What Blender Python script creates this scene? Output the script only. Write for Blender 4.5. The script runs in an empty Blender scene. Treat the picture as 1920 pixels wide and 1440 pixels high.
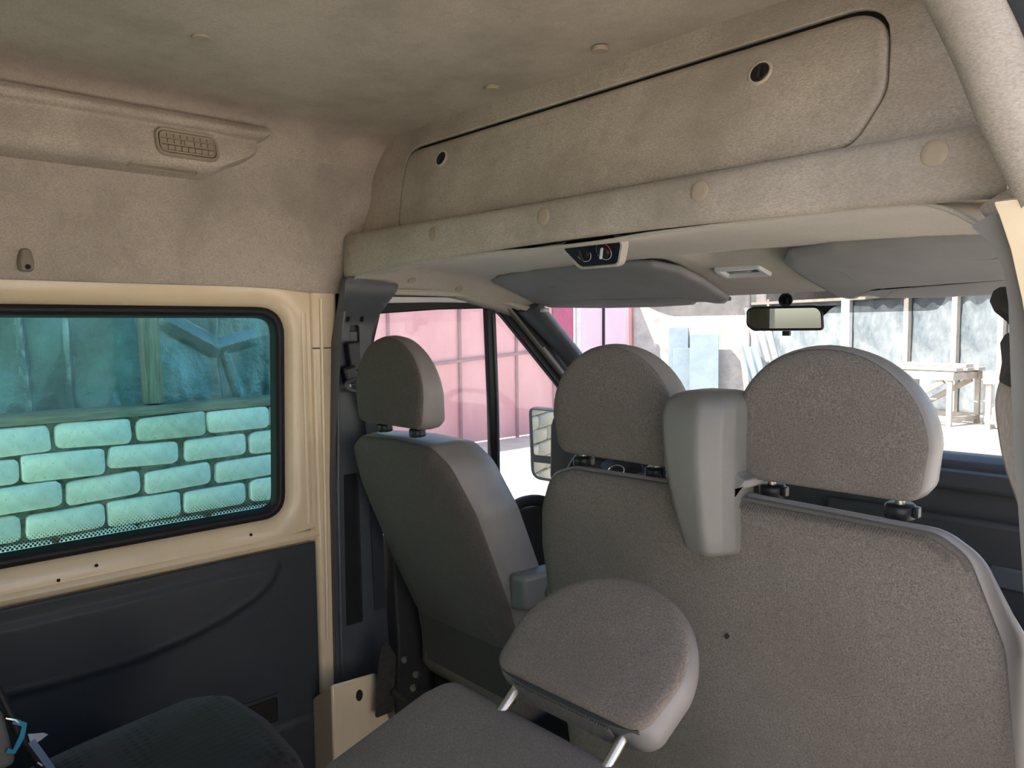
import bpy, bmesh, math, random
from mathutils import Vector, Matrix, noise
from mathutils.geometry import tessellate_polygon
random.seed(7)
S = bpy.context.scene
COL = S.collection
PI = math.pi

# ------------------------------------------------------------------ camera, sky, sun, exposure
# x = to the van's right, y = forwards, z = up; origin on the van floor
cam = bpy.data.objects.new('camera', bpy.data.cameras.new('camera'))
COL.objects.link(cam)
cam.data.sensor_width = 36.0
cam.data.lens = 36.0 * 1428.0 / 1920.0
cam.data.clip_start = 0.02
cam.matrix_world = Matrix(((0.68114533, -0.04605690, 0.73069816, 1.12),
                           (0.73207412, 0.05704474, -0.67883237, 0.0),
                           (-0.01041757, 0.99730871, 0.07257282, 1.35),
                           (0, 0, 0, 1)))
S.camera = cam

W = bpy.data.worlds.new('sky'); S.world = W; W.use_nodes = True
nt = W.node_tree
sky = nt.nodes.new('ShaderNodeTexSky')
sky.sky_type = 'NISHITA'; sky.sun_disc = False
sky.sun_elevation = math.radians(44); sky.sun_rotation = math.radians(201)
sky.air_density = 1.0; sky.dust_density = 2.5; sky.ozone_density = 0.6
nt.links.new(sky.outputs[0], nt.nodes['Background'].inputs[0])
nt.nodes['Background'].inputs[1].default_value = 0.33
sun = bpy.data.objects.new('sun', bpy.data.lights.new('sun', 'SUN'))
COL.objects.link(sun)
sun.data.energy = 10.5; sun.data.angle = 0.009; sun.data.color = (1.0, 0.94, 0.85)
sun.rotation_euler = Vector((0.25, 0.65, -0.715)).to_track_quat('-Z', 'Y').to_euler()

S.view_settings.view_transform = 'Standard'; S.view_settings.look = 'None'
S.view_settings.gamma = 1.0; S.view_settings.use_curve_mapping = False
S.view_settings.exposure = 0.55
S.cycles.use_denoising = True
S.cycles.max_bounces = 14; S.cycles.diffuse_bounces = 6; S.cycles.transparent_max_bounces = 16
S.cycles.sample_clamp_indirect = 8.0
S.cycles.caustics_reflective = False; S.cycles.caustics_refractive = False

# ------------------------------------------------------------------ materials
def nodes(name):
    m = bpy.data.materials.new(name); m.use_nodes = True
    t = m.node_tree; b = t.nodes['Principled BSDF']
    return m, t, b
def C4(c): return (c[0], c[1], c[2], 1)
def srgb(r, g, b):
    f = lambda v: v/12.92 if v <= .04045 else ((v+.055)/1.055)**2.4
    return tuple(f(v/255.) for v in (r, g, b))
def coord(t, scale=(1, 1, 1)):
    tc = t.nodes.new('ShaderNodeTexCoord'); mp = t.nodes.new('ShaderNodeMapping')
    mp.inputs['Scale'].default_value = scale
    t.links.new(tc.outputs['Object'], mp.inputs[0]); return mp.outputs[0]
def nz(t, vec, scale, detail=3, rough=.55):
    n = t.nodes.new('ShaderNodeTexNoise'); n.inputs['Scale'].default_value = scale
    n.inputs['Detail'].default_value = detail; n.inputs['Roughness'].default_value = rough
    t.links.new(vec, n.inputs['Vector']); return n.outputs['Fac']
def ramp(t, fac, p0, p1, c0, c1):
    r = t.nodes.new('ShaderNodeValToRGB'); e = r.color_ramp.elements
    e[0].position = p0; e[1].position = p1; e[0].color = C4(c0); e[1].color = C4(c1)
    t.links.new(fac, r.inputs[0]); return r.outputs[0]
def mixc(t, fac, a, b, mode='MIX'):
    m = t.nodes.new('ShaderNodeMix'); m.data_type = 'RGBA'; m.blend_type = mode
    if isinstance(fac, float): m.inputs[0].default_value = fac
    else: t.links.new(fac, m.inputs[0])
    for i, v in ((6, a), (7, b)):
        if isinstance(v, tuple): m.inputs[i].default_value = C4(v)
        else: t.links.new(v, m.inputs[i])
    return m.outputs[2]
def bump(t, b, h, strength, dist):
    n = t.nodes.new('ShaderNodeBump'); n.inputs['Strength'].default_value = strength
    n.inputs['Distance'].default_value = dist
    t.links.new(h, n.inputs['Height']); t.links.new(n.outputs[0], b.inputs['Normal'])

def cloth(name, c, dirt=None, fine=420, stretch=(1, 1, 1), amp=.25, bst=.5, bd=.0012, sheen=.25, stain=.5, pit=None):
    m, t, b = nodes(name)
    v = coord(t, stretch)
    lo = tuple(x*(1-amp) for x in c); hi = tuple(min(1, x*(1+amp)) for x in c)
    col = ramp(t, nz(t, v, fine, 4), .3, .7, lo, hi)
    if dirt:
        big = ramp(t, nz(t, coord(t), 4.5, 5, .6), .42, .68, (0, 0, 0), (stain,)*3)
        col = mixc(t, big, col, dirt)
        mid = ramp(t, nz(t, coord(t, (1, 1, 1)), 38, 5, .7), .5, .75, (0, 0, 0), (stain*.5,)*3)
        col = mixc(t, mid, col, dirt)
    t.links.new(col, b.inputs['Base Color'])
    b.inputs['Roughness'].default_value = .95; b.inputs['Specular IOR Level'].default_value = .15
    b.inputs['Sheen Weight'].default_value = sheen; b.inputs['Sheen Roughness'].default_value = .4
    h = nz(t, v, pit or fine*.7, 5, .65)
    bump(t, b, h, bst, bd)
    return m
def plastic(name, c, rough=.45, grain=600, bst=.15, spec=.4, bd=.0006):
    m, t, b = nodes(name)
    v = coord(t)
    col = ramp(t, nz(t, v, 9, 5), .3, .75, tuple(x*.9 for x in c), tuple(x*1.08 for x in c))
    t.links.new(col, b.inputs['Base Color'])
    b.inputs['Roughness'].default_value = rough; b.inputs['Specular IOR Level'].default_value = spec
    if bst: bump(t, b, nz(t, v, grain, 2), bst, bd)
    return m
def paint(name, c, rough=.28, dirt=.25):
    m, t, b = nodes(name); v = coord(t)
    col = ramp(t, nz(t, v, 6, 6, .65), .35, .8, c, tuple(x*(1-dirt) for x in c))
    t.links.new(col, b.inputs['Base Color'])
    b.inputs['Roughness'].default_value = rough; b.inputs['Coat Weight'].default_value = .3
    b.inputs['Coat Roughness'].default_value = .15
    return m
def metal(name, c, rough=.3):
    m, t, b = nodes(name); b.inputs['Base Color'].default_value = C4(c)
    b.inputs['Metallic'].default_value = 1.0
    t.links.new(ramp(t, nz(t, coord(t), 60, 4), .3, .8, (rough,)*3, (rough*2,)*3), b.inputs['Roughness'])
    return m
def glass(name, tint, gloss=.06, haze=0.0, hazecol=(.9, .9, .9)):
    m = bpy.data.materials.new(name); m.use_nodes = True; t = m.node_tree
    for n in list(t.nodes):
        if n.type != 'OUTPUT_MATERIAL': t.nodes.remove(n)
    tr = t.nodes.new('ShaderNodeBsdfTransparent'); tr.inputs[0].default_value = C4(tint)
    gl = t.nodes.new('ShaderNodeBsdfGlossy'); gl.inputs['Roughness'].default_value = .01
    ge = t.nodes.new('ShaderNodeNewGeometry'); vm = t.nodes.new('ShaderNodeVectorMath'); vm.operation = 'DOT_PRODUCT'
    t.links.new(ge.outputs['Incoming'], vm.inputs[0]); t.links.new(ge.outputs['Normal'], vm.inputs[1])
    def mth(op, a, b=None):
        q = t.nodes.new('ShaderNodeMath'); q.operation = op
        for i, v in enumerate((a, b)):
            if v is None: continue
            if isinstance(v, (int, float)): q.inputs[i].default_value = v
            else: t.links.new(v, q.inputs[i])
        return q
    c = mth('ABSOLUTE', vm.outputs['Value']); c = mth('SUBTRACT', 1.0, c.outputs[0]); c = mth('POWER', c.outputs[0], 5.0)
    fr = mth('MULTIPLY_ADD', c.outputs[0], .9); fr.inputs[2].default_value = gloss*.6
    mx = t.nodes.new('ShaderNodeMixShader')
    t.links.new(fr.outputs[0], mx.inputs[0]); t.links.new(tr.outputs[0], mx.inputs[1]); t.links.new(gl.outputs[0], mx.inputs[2])
    out = mx.outputs[0]
    if haze:
        tl = t.nodes.new('ShaderNodeBsdfTranslucent'); tl.inputs[0].default_value = C4(hazecol)
        m2 = t.nodes.new('ShaderNodeMixShader'); m2.inputs[0].default_value = haze
        t.links.new(out, m2.inputs[1]); t.links.new(tl.outputs[0], m2.inputs[2]); out = m2.outputs[0]
    t.links.new(out, t.nodes['Material Output'].inputs[0])
    return m
def rough_mat(name, c0, c1, scale=8, rough=.9, bst=.4, bd=.004, fine=60, stretch=(1, 1, 1)):
    m, t, b = nodes(name); v = coord(t, stretch)
    col = ramp(t, nz(t, v, scale, 7, .65), .3, .72, c0, c1)
    t.links.new(col, b.inputs['Base Color']); b.inputs['Roughness'].default_value = rough
    b.inputs['Specular IOR Level'].default_value = .2
    bump(t, b, nz(t, v, fine, 6, .7), bst, bd)
    return m

LIN = (.485, .425, .365); LIND = (.29, .25, .21)
M = {}
M['lining'] = cloth('headliner cloth', LIN, LIND, 210, (1, 1, 2.6), .22, .45, .0015, .1, .6)
M['ceil'] = cloth('roof lining cloth', (.49, .42, .355), (.32, .275, .23), 210, (2.6, 1, 1), .17, .3, .001, .1, .7)
M['bulk'] = cloth('bulkhead cloth', (.55, .475, .40), (.36, .31, .26), 190, (1, 1, 2.2), .26, .55, .0018, .1, .8)
M['cab'] = cloth('cab headliner cloth', (.50, .46, .40), (.36, .33, .28), 320, (1, 1, 1), .12, .3, .001, .1, .4)
M['cap'] = plastic('beige cap plastic', (.40, .33, .25), .6)
M['latch'] = plastic('black latch plastic', (.012, .012, .013), .4, bst=0)
M['wear'] = cloth('worn pale cloth', (.56, .485, .41), None, 300, amp=.1)
M['gap'] = plastic('dark gap', (.02, .018, .015), .9, bst=0)
M['paint'] = paint('cream body paint', (.86, .70, .48), .25, .12)
M['trimdark'] = plastic('dark blue grey trim', (.040, .046, .056), .48, 900, .3)
M['rubber'] = plastic('black rubber', (.012, .012, .014), .5, 300, .1, .3)
M['grey'] = plastic('grey trim plastic', (.078, .086, .098), .38, 900, .2)
M['greyr'] = plastic('mid grey trim plastic', (.22, .216, .208), .4, 900, .2)
M['greylight'] = plastic('light grey plastic', (.175, .168, .155), .42, 700, .3)
M['vinyl'] = plastic('beige vinyl', (.215, .198, .187), .42, 500, .15, .4)
M['seat'] = cloth('grey brown seat carpet', (.215, .188, .164), (.157, .138, .120), 380, (1, 1, 1), .38, 1, .005, .12, .5, 300)
M['seatf'] = cloth('brown grey folded seat carpet', (.235, .193, .160), (.175, .144, .118), 420, (1, 1, 1), .35, .9, .004, .12, .5, 240)
M['seat_shade'] = cloth('seat carpet with painted shade', (.118, .098, .089), (.088, .075, .069), 420, (1, 1, 1), .35, .9, .003, .1, .5, 300)  # bench cloth darkened: shade on the driver seat is put into the colour
M['seatrib'] = cloth('ribbed mesh cloth', (.16, .14, .12), None, 500, (9, 1, 1), .6, .9, .002, .1)
M['ribdark'] = cloth('dark ribbed mesh', (.045, .042, .038), None, 500, amp=.3)
M['navy'] = None
M['chrome'] = metal('steel', (.72, .66, .58), .22)
M['black'] = plastic('black plastic', (.018, .019, .021), .4, 400, .1)
M['dash'] = plastic('dark dash plastic', (.040, .040, .043), .55, 500, .2)
M['visor'] = plastic('visor vinyl', (.25, .245, .245), .6, 500, .15)
M['carpet'] = cloth('black floor', (.016, .016, .017), None, 200)
M['white'] = plastic('white plastic', (.62, .62, .63), .4, bst=0)
M['mirror'] = metal('mirror glass', (.62, .68, .72), .01)
M['mirror_tint'] = metal('mirror with painted reflection tint', (.30, .36, .41), .01)  # blue-grey tint stands in for the view the cab mirror would reflect
M['sideglass'] = glass('tinted side glass', (.64, .965, .94), .012)
M['clear'] = glass('windscreen glass', (.97, .98, .97))
M['door_glass'] = glass('door glass', (.95, .97, .96), haze=.05)
M['frit'] = glass('grey dotted band', (.42, .42, .43))
M['mortar'] = rough_mat('grey mortar', (.13, .13, .12), (.42, .42, .39), 26, 1, 1, .012, 40)
M['oldwood'] = rough_mat('weathered wood', (.16, .15, .12), (.36, .34, .28), 6, .85, .5, .002, 60, (14, 14, 1))
M['oldwoodh'] = rough_mat('weathered wood lengthways', (.15, .15, .12), (.34, .33, .28), 6, .85, .5, .002, 60, (14, 1, 14))
M['ground'] = rough_mat('pale concrete yard', (.47, .435, .385), (.62, .585, .53), 1.6, .95, .4, .01, 20)
M['gate'] = rough_mat('red oxide gate sheet', (.62, .29, .31), (.76, .40, .42), 1.3, .6, .1, .002, 12, (1, 1, .4))
M['gatel'] = rough_mat('faded lilac gate sheet', (.66, .48, .60), (.78, .60, .70), 1.3, .6, .1, .002, 12, (1, 1, .4))
M['gatefr'] = plastic('gate frame', (.30, .16, .18), .6, bst=0)
M['plaster'] = rough_mat('whitewashed wall', (.26, .25, .245), (.46, .445, .44), 3.2, .95, .5, .01, 14)
M['slab'] = rough_mat('pale blue board', (.15, .195, .24), (.21, .265, .31), 3, .6, .1, .002, 20)
M['sheetw'] = rough_mat('pale corrugated sheet', (.24, .255, .27), (.34, .35, .36), 3, .5, .1, .002, 20)
M['plankw'] = rough_mat('bare sunlit timber', (.32, .29, .25), (.48, .44, .39), 5, .8, .2, .002, 40)
M['poly'] = None

def brick_mat(name, c0, c1):
    m = rough_mat(name, c0, c1, 30, .9, .6, .004, 90)
    t = m.node_tree; b = t.nodes['Principled BSDF']; src = b.inputs['Base Color'].links[0].from_socket
    v = coord(t)
    f = ramp(t, nz(t, v, 75, 6, .75), .60, .68, (0, 0, 0), (.75,)*3)
    t.links.new(mixc(t, f, src, (.30, .30, .27)), b.inputs['Base Color'])
    return m
M['brick'] = brick_mat('white silicate brick', (.74, .74, .71), (.93, .93, .90))
M['brick2'] = brick_mat('greyish silicate brick', (.52, .53, .47), (.76, .77, .71))
def tarp_mat():
    m, t, b = nodes('grey reflective tarp'); v = coord(t)
    col = ramp(t, nz(t, v, 3.5, 5, .6), .3, .75, (.13, .19, .21), (.32, .40, .43))
    t.links.new(col, b.inputs['Base Color'])
    b.inputs['Roughness'].default_value = .38; b.inputs['Metallic'].default_value = .35
    bump(t, b, nz(t, v, 9, 6, .6), .6, .03)
    return m
M['tarp'] = tarp_mat()
def poly_mat():
    m, t, b = nodes('clouded plastic sheeting'); v = coord(t, (1, 1, .6))
    col = ramp(t, nz(t, v, 2.2, 8, .7), .32, .7, (.055, .075, .095), (.21, .235, .25))
    t.links.new(col, b.inputs['Base Color'])
    b.inputs['Roughness'].default_value = .35
    bump(t, b, nz(t, v, 5, 7, .65), .5, .05)
    return m
M['poly'] = poly_mat()
def navy_mat():
    m, t, b = nodes('dark navy dotted seat cloth'); v = coord(t)
    vo = t.nodes.new('ShaderNodeTexVoronoi'); vo.inputs['Scale'].default_value = 55
    vo.inputs['Randomness'].default_value = .12
    t.links.new(v, vo.inputs['Vector'])
    c1 = ramp(t, vo.outputs['Distance'], .25, .42, (.022, .020, .024), (.050, .046, .052))
    c2 = mixc(t, ramp(t, nz(t, v, 5, 4), .45, .65, (0, 0, 0), (1, 1, 1)), c1, (.036, .033, .033))
    t.links.new(c2, b.inputs['Base Color']); b.inputs['Roughness'].default_value = .95
    b.inputs['Sheen Weight'].default_value = .15; b.inputs['Specular IOR Level'].default_value = .1
    bump(t, b, vo.outputs['Distance'], .5, .002)
    return m
M['navy'] = navy_mat()

# ------------------------------------------------------------------ object helpers
WL = {}
def put(o, label=None, cat=None, group=None, kind=None):
    for k, v in (('label', label), ('category', cat), ('group', group), ('kind', kind)):
        if v: o[k] = v
    return o
def thing(name, loc, label, cat, group=None, kind=None):
    o = bpy.data.objects.new(name, None); COL.objects.link(o)
    o.empty_display_size = .05; o.location = loc; WL[o] = Vector(loc)
    return put(o, label, cat, group, kind)
def mk(name, verts, faces, mat, parent=None, angle=40, bevel=0, seg=2, sub=0, solid=0, origin=None, mesh=None):
    vs = [Vector(v) for v in verts]
    if origin is None:
        lo = [min(v[i] for v in vs) for i in range(3)]; hi = [max(v[i] for v in vs) for i in range(3)]
        origin = Vector([(a+b)/2 for a, b in zip(lo, hi)])
    me = bpy.data.meshes.new(name)
    me.from_pydata([tuple(v-origin) for v in vs], [], faces)
    bm = bmesh.new(); bm.from_mesh(me)
    bmesh.ops.recalc_face_normals(bm, faces=bm.faces); bm.to_mesh(me); bm.free()
    me.materials.append(M[mat] if isinstance(mat, str) else mat)
    for p in me.polygons: p.use_smooth = True
    if angle < 180: me.set_sharp_from_angle(angle=math.radians(angle))
    o = bpy.data.objects.new(name, me); COL.objects.link(o)
    WL[o] = origin
    if parent:
        o.parent = parent; o.location = origin - WL[parent]
    else: o.location = origin
    if solid:
        s = o.modifiers.new('solid', 'SOLIDIFY'); s.thickness = solid; s.offset = 0
    if bevel:
        b = o.modifiers.new('bevel', 'BEVEL'); b.width = bevel; b.segments = seg; b.limit_method = 'ANGLE'; b.angle_limit = math.radians(35)
    if sub:
        u = o.modifiers.new('sub', 'SUBSURF'); u.levels = sub; u.render_levels = sub
    return o
def boxg(c, s, rot=None):
    vs = []
    for i in (-1, 1):
        for j in (-1, 1):
            for k in (-1, 1):
                v = Vector((i*s[0]/2, j*s[1]/2, k*s[2]/2))
                if rot: v = rot @ v
                vs.append(v+Vector(c))
    f = [(0, 1, 3, 2), (4, 6, 7, 5), (0, 4, 5, 1), (2, 3, 7, 6), (0, 2, 6, 4), (1, 5, 7, 3)]
    return vs, f
def box(name, c, s, mat, parent=None, rot=None, bevel=.003, **k):
    v, f = boxg(c, s, rot); return mk(name, v, f, mat, parent, bevel=bevel, **k)
def join(*gs):
    V, F = [], []
    for v, f in gs:
        n = len(V); V += list(v); F += [tuple(i+n for i in q) for q in f]
    return V, F
def loft(rings, cap0=True, cap1=True, closed=True):
    n = len(rings[0]); V = [Vector(p) for r in rings for p in r]; F = []
    for a in range(len(rings)-1):
        for i in range(n if closed else n-1):
            j = (i+1) % n
            F.append((a*n+i, a*n+j, (a+1)*n+j, (a+1)*n+i))
    if closed:
        if cap0: F.append(tuple(range(n))[::-1])
        if cap1: F.append(tuple((len(rings)-1)*n+i for i in range(n)))
    return V, F
def tubeg(pts, r, n=10, caps=True):
    pts = [Vector(p) for p in pts]; rs = r if isinstance(r, (list, tuple)) else [r]*len(pts)
    rings = []; ref = None
    for i, p in enumerate(pts):
        d = (pts[min(i+1, len(pts)-1)]-pts[max(i-1, 0)]).normalized()
        if ref is None:
            ref = d.orthogonal().normalized()
        ref = (ref - d*ref.dot(d)).normalized(); bi = d.cross(ref)
        rings.append([p+rs[i]*(ref*math.cos(2*PI*k/n)+bi*math.sin(2*PI*k/n)) for k in range(n)])
    return loft(rings, caps, caps)
def tube(name, pts, r, mat, parent=None, n=10, **k):
    v, f = tubeg(pts, r, n); return mk(name, v, f, mat, parent, **k)
def bez(pts, n=8):   # catmull-rom through points
    P = [Vector(p) for p in pts]; out = []
    for i in range(len(P)-1):
        a = P[max(i-1, 0)]; b = P[i]; c = P[i+1]; d = P[min(i+2, len(P)-1)]
        for k in range(n):
            t = k/n
            out.append(.5*((2*b)+(c-a)*t+(2*a-5*b+4*c-d)*t*t+(-a+3*b-3*c+d)*t**3))
    out.append(P[-1]); return out
def rpoly(pts, rad, n=6):   # rounded polygon, 2D
    out = []; L = len(pts)
    rad = rad if isinstance(rad, (list, tuple)) else [rad]*L
    for i in range(L):
        p = Vector(pts[i]); a = Vector(pts[i-1]); b = Vector(pts[(i+1) % L]); r = rad[i]
        u = (a-p).normalized(); w = (b-p).normalized()
        ang = u.angle(w); t = min(r/math.tan(ang/2), .49*(a-p).length, .49*(b-p).length)
        if r <= 0: out.append(p); continue
        s = p+u*t; e = p+w*t
        for k in range(n+1):
            q = k/n; out.append(s*(1-q)**2+p*2*q*(1-q)+e*q*q)
    return out
def offset(poly, d):   # inset (positive d) a CCW 2D polygon
    n = len(poly); out = []
    for i in range(n):
        a = poly[i-1]; p = poly[i]; b = poly[(i+1) % n]
        e1 = (p-a); e2 = (b-p)
        if e1.length < 1e-9: e1 = e2
        if e2.length < 1e-9: e2 = e1
        n1 = Vector((-e1.y, e1.x)).normalized(); n2 = Vector((-e2.y, e2.x)).normalized()
        m = n1+n2; m = m/max(.5, m.length_squared)*2 if m.length > 1e-6 else n1
        out.append(p+m*d)
    return out
def scale2(poly, s):
    c = sum(poly, Vector((0, 0)))/len(poly); return [c+(p-c)*s for p in poly]
def plate(outer, holes, frame, th):   # flat plate with holes; frame maps (a,b,d) to a point
    loops = [outer]+holes
    tri = tessellate_polygon([[Vector((p[0], p[1], 0)) for p in l] for l in loops])
    flat = [p for l in loops for p in l]; N = len(flat)
    V = [frame(p[0], p[1], 0) for p in flat]+[frame(p[0], p[1], th) for p in flat]
    F = [tuple(t) for t in tri]+[tuple(i+N for i in t)[::-1] for t in tri]
    k = 0
    for l in loops:
        n = len(l)
        for i in range(n): F.append((k+i, k+(i+1) % n, N+k+(i+1) % n, N+k+i))
        k += n
    return V, F
def plate_cdt(outer, holes, frame, th, res):
    from mathutils.geometry import delaunay_2d_cdt
    loops = [list(outer)]+[list(h) for h in holes]
    pts = [Vector((p[0], p[1])) for l in loops for p in l]; E = []; Fc = []; k = 0
    for l in loops:
        n = len(l); E += [(k+i, k+(i+1) % n) for i in range(n)]; k += n
    x0, x1 = min(p.x for p in pts), max(p.x for p in pts); y0, y1 = min(p.y for p in pts), max(p.y for p in pts)
    def inside(p, l):
        c = False
        for i in range(len(l)):
            a, b = l[i-1], l[i]
            if (a[1] > p.y) != (b[1] > p.y) and p.x < (b[0]-a[0])*(p.y-a[1])/(b[1]-a[1])+a[0]: c = not c
        return c
    x = x0+res
    while x < x1:
        y = y0+res
        while y < y1:
            p = Vector((x, y))
            if inside(p, loops[0]) and not any(inside(p, h) for h in loops[1:]): pts.append(p)
            y += res
        x += res
    r = delaunay_2d_cdt(pts, E, [], 1, 1e-6)
    vs = r[0]; tr = []
    for f in r[2]:
        c = sum((vs[i] for i in f), Vector((0, 0)))/len(f)
        if inside(c, loops[0]) and not any(inside(c, h) for h in loops[1:]): tr.append(tuple(f))
    N = len(vs)
    V = [frame(p.x, p.y, 0) for p in vs]+[frame(p.x, p.y, th) for p in vs]
    F = tr+[tuple(i+N for i in t)[::-1] for t in tr]
    cnt = {}
    for t in tr:
        for a, b in zip(t, t[1:]+t[:1]): cnt[(a, b)] = 1
    for (a, b) in cnt:
        if (b, a) not in cnt: F.append((b, a, N+a, N+b))
    return V, F
def gridg(fn, us, vs):
    V = [Vector(fn(u, v)) for u in us for v in vs]; n = len(vs); F = []
    for i in range(len(us)-1):
        for j in range(n-1): F.append((i*n+j, i*n+j+1, (i+1)*n+j+1, (i+1)*n+j))
    return V, F
def lin(a, b, n): return [a+(b-a)*i/(n-1) for i in range(n)]
def sm(a, b, x):
    t = min(1, max(0, (x-a)/(b-a))); return t*t*(3-2*t)
def discg(c, nrm, r, h=.003, n=20, dome=.0):
    nrm = Vector(nrm).normalized(); u = nrm.orthogonal().normalized(); w = nrm.cross(u); c = Vector(c)
    R = lambda rr, hh: [c+nrm*hh+rr*(u*math.cos(2*PI*k/n)+w*math.sin(2*PI*k/n)) for k in range(n)]
    return loft([R(r, -h), R(r, h*.5), R(r*.9, h), R(r*.5, h+dome)])
def disc(name, c, nrm, r, mat, parent, h=.003, **k):
    v, f = discg(c, nrm, r, h); return mk(name, v, f, mat, parent, **k)
def padrings(outline, prof, frame):
    rs = []
    for ins, d, sc in prof:
        q = offset(outline, ins) if sc == 1 else scale2(offset(outline, ins), sc)
        rs.append([frame(p.x, p.y, d) for p in q])
    return rs
def pad(name, outline, prof, frame, mat, parent, cap0=False, cap1=False, **k):
    v, f = loft(padrings(outline, prof, frame), cap0, cap1); return mk(name, v, f, mat, parent, **k)

# ------------------------------------------------------------------ the van body
GZ = -.62
v, f = boxg((0, 0, -.03), (1.80, 4.9, .06))
put(mk('floor', v, f, 'carpet'), 'dark van floor under the seats', 'floor', kind='structure')

# side lining and roof lining, one profile in two pieces
prof = [(-.846, 1.468), (-.838, 1.472), (-.832, 1.52), (-.822, 1.60), (-.812, 1.70), (-.802, 1.78), (-.795, 1.81)]
prof2 = [(-.795, 1.81), (-.785, 1.845), (-.765, 1.872), (-.735, 1.89), (-.69, 1.899), (-.60, 1.903), (-.3, 1.908), (0, 1.91), (.3, 1.908), (.55, 1.903), (.66, 1.895), (.72, 1.875), (.76, 1.83)]
p3 = bez([(a, 0, b) for a, b in prof], 3); p4 = bez([(a, 0, b) for a, b in prof2], 4)
ys = lin(-2.0, 1.36, 34)
V, F = gridg(lambda y, i: (p3[i].x+.035*sm(.95,1.25,y)*sm(1.5,1.6,p3[i].z)*(1-sm(1.70,1.80,p3[i].z))+.006*noise.noise(Vector((y*2.3, p3[i].z*3, 0)))*(1-sm(1.70,1.79,p3[i].z)), y, p3[i].z - (.012*sm(.9, 1.08, y)*(1-sm(1.47, 1.50, p3[i].z)) )), ys, range(len(p3)))
t1 = put(mk('trim_1', V, F, 'lining', angle=180), 'beige cloth side lining above the cream window panel', 'side lining', kind='structure')
V, F = gridg(lambda y, i: (p4[i].x, y, p4[i].z+.008*noise.noise(Vector((p4[i].x*2.1, y*1.9, 3)))*sm(1.87, 1.9, p4[i].z)), ys, range(len(p4)))
ceil = put(mk('ceiling', V, F, 'ceil', angle=180), 'stained beige cloth roof lining', 'ceiling', kind='structure')
for p in [(-.357, .582), (.098, 1.20), (-.228, 1.20), (-.68, 1.215)]:
    disc('fastener_cap', (p[0], p[1], 1.904), (0, 0, -1), .017, 'cap', ceil, .004)
disc('fastener_cap', (-.795, 1.185, 1.662), (1, -.3, .1), .018, 'cap', t1, .003)

# wall_left: pressed cream panel around the window
def yz(x): return lambda a, b, d: Vector((x+d, a, b))
WIN = rpoly([(-1.1, .832), (.968, .832), (.984, 1.412), (-1.1, 1.412)], [.06, .065, .075, .06], 8)
ring = []
n = len(WIN); ctr = Vector((-.1, 1.12))
def outer_pt(p):
    lo = Vector((-2.0, .725)); hi = Vector((1.062, 1.478))
    q = offset(WIN, -.055)
    return q
O = offset(WIN, -.062); O2 = offset(WIN, -.035); O3 = offset(WIN, -.014)
def clampo(p):   # stretch the outermost loop to the rectangle edge
    d = p-ctr; s = min(((1.062-ctr.x)/d.x) if d.x > 1e-6 else 9e9, ((-2.0-ctr.x)/d.x) if d.x < -1e-6 else 9e9,
                       ((1.48-ctr.y)/d.y) if d.y > 1e-6 else 9e9, ((.70-ctr.y)/d.y) if d.y < -1e-6 else 9e9)
    return ctr+d*s
rings = []
def pr(poly, x): return [Vector((x, p.x, min(max(p.y, .70), 1.48))) for p in poly]
rings.append(pr([clampo(p) for p in WIN], -.852))
def lim(poly): return [Vector((min(p.x, 1.050), min(p.y, 1.470))) for p in poly]
rings.append(pr(lim(O), -.850)); rings.append(pr(O2, -.852)); rings.append(pr(O3, -.862))
rings.append(pr(WIN, -.880)); rings.append(pr(offset(WIN, .004), -.905))
# keep the panel's edge rows straight
v, f = loft(rings, False, False)
wl = put(mk('wall_left', v, f, 'paint', angle=60), 'cream painted pressed metal panel around the left window', 'wall', kind='structure')
# sill bead under the window
V, F = loft([[Vector((-.852+a, y, b)) for a, b in ((0, .778), (.006, .772), (.009, .764), (.006, .756), (0, .750))] for y in (-2, 1.06)], False, False, closed=False)
mk('sill_bead', V, F, 'paint', wl)
V, F = loft([[Vector((-.852+a, 1.034+b, z)) for a, b in ((0, -.010), (.004, -.006), (.005, 0), (.004, .006), (0, .010))] for z in (.80, .84, 1.0, 1.36, 1.40)], False, False, closed=False)
mk('pressed_rib', V, F, 'paint', wl)
for p in ((.48, .80), (.40, .783), (.86, .80)):
    disc('plug', (-.8505, p[0], p[1]), (1, 0, 0), .004, 'gap', wl, .001)
# post between the panel and the pillar cover
post = put(box('trim_2', (-.868, 1.095, .88), (.05, .085, 1.26), 'paint', bevel=.012, seg=3), 'narrow cream metal post beside the grey pillar cover', 'post', kind='structure')
box('joint', (-.8425, 1.09, 1.30), (.002, .07, .003), 'gap', post, bevel=0)
tube('pressed_rib', [(-.842, 1.075, .45), (-.842, 1.08, .9), (-.842, 1.085, 1.44)], .006, 'paint', post, 8)

# window_1: black seal, tinted glass, dotted edge
w1 = thing('window_1', (-.9, 0, .83), 'tinted teal side window with a black rubber seal', 'window', kind='structure')
rr = [pr(offset(WIN, -.004), -.874), pr(offset(WIN, .004), -.868), pr(offset(WIN, .016), -.870), pr(offset(WIN, .022), -.884), pr(offset(WIN, .026), -.900), pr(offset(WIN, .0), -.904)]
v, f = loft(rr, False, False); mk('seal', v, f, 'rubber', w1, angle=60)
v, f = plate(offset(WIN, .022), [], yz(-.9035), .004); mk('pane', v, f, 'sideglass', w1)
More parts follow.
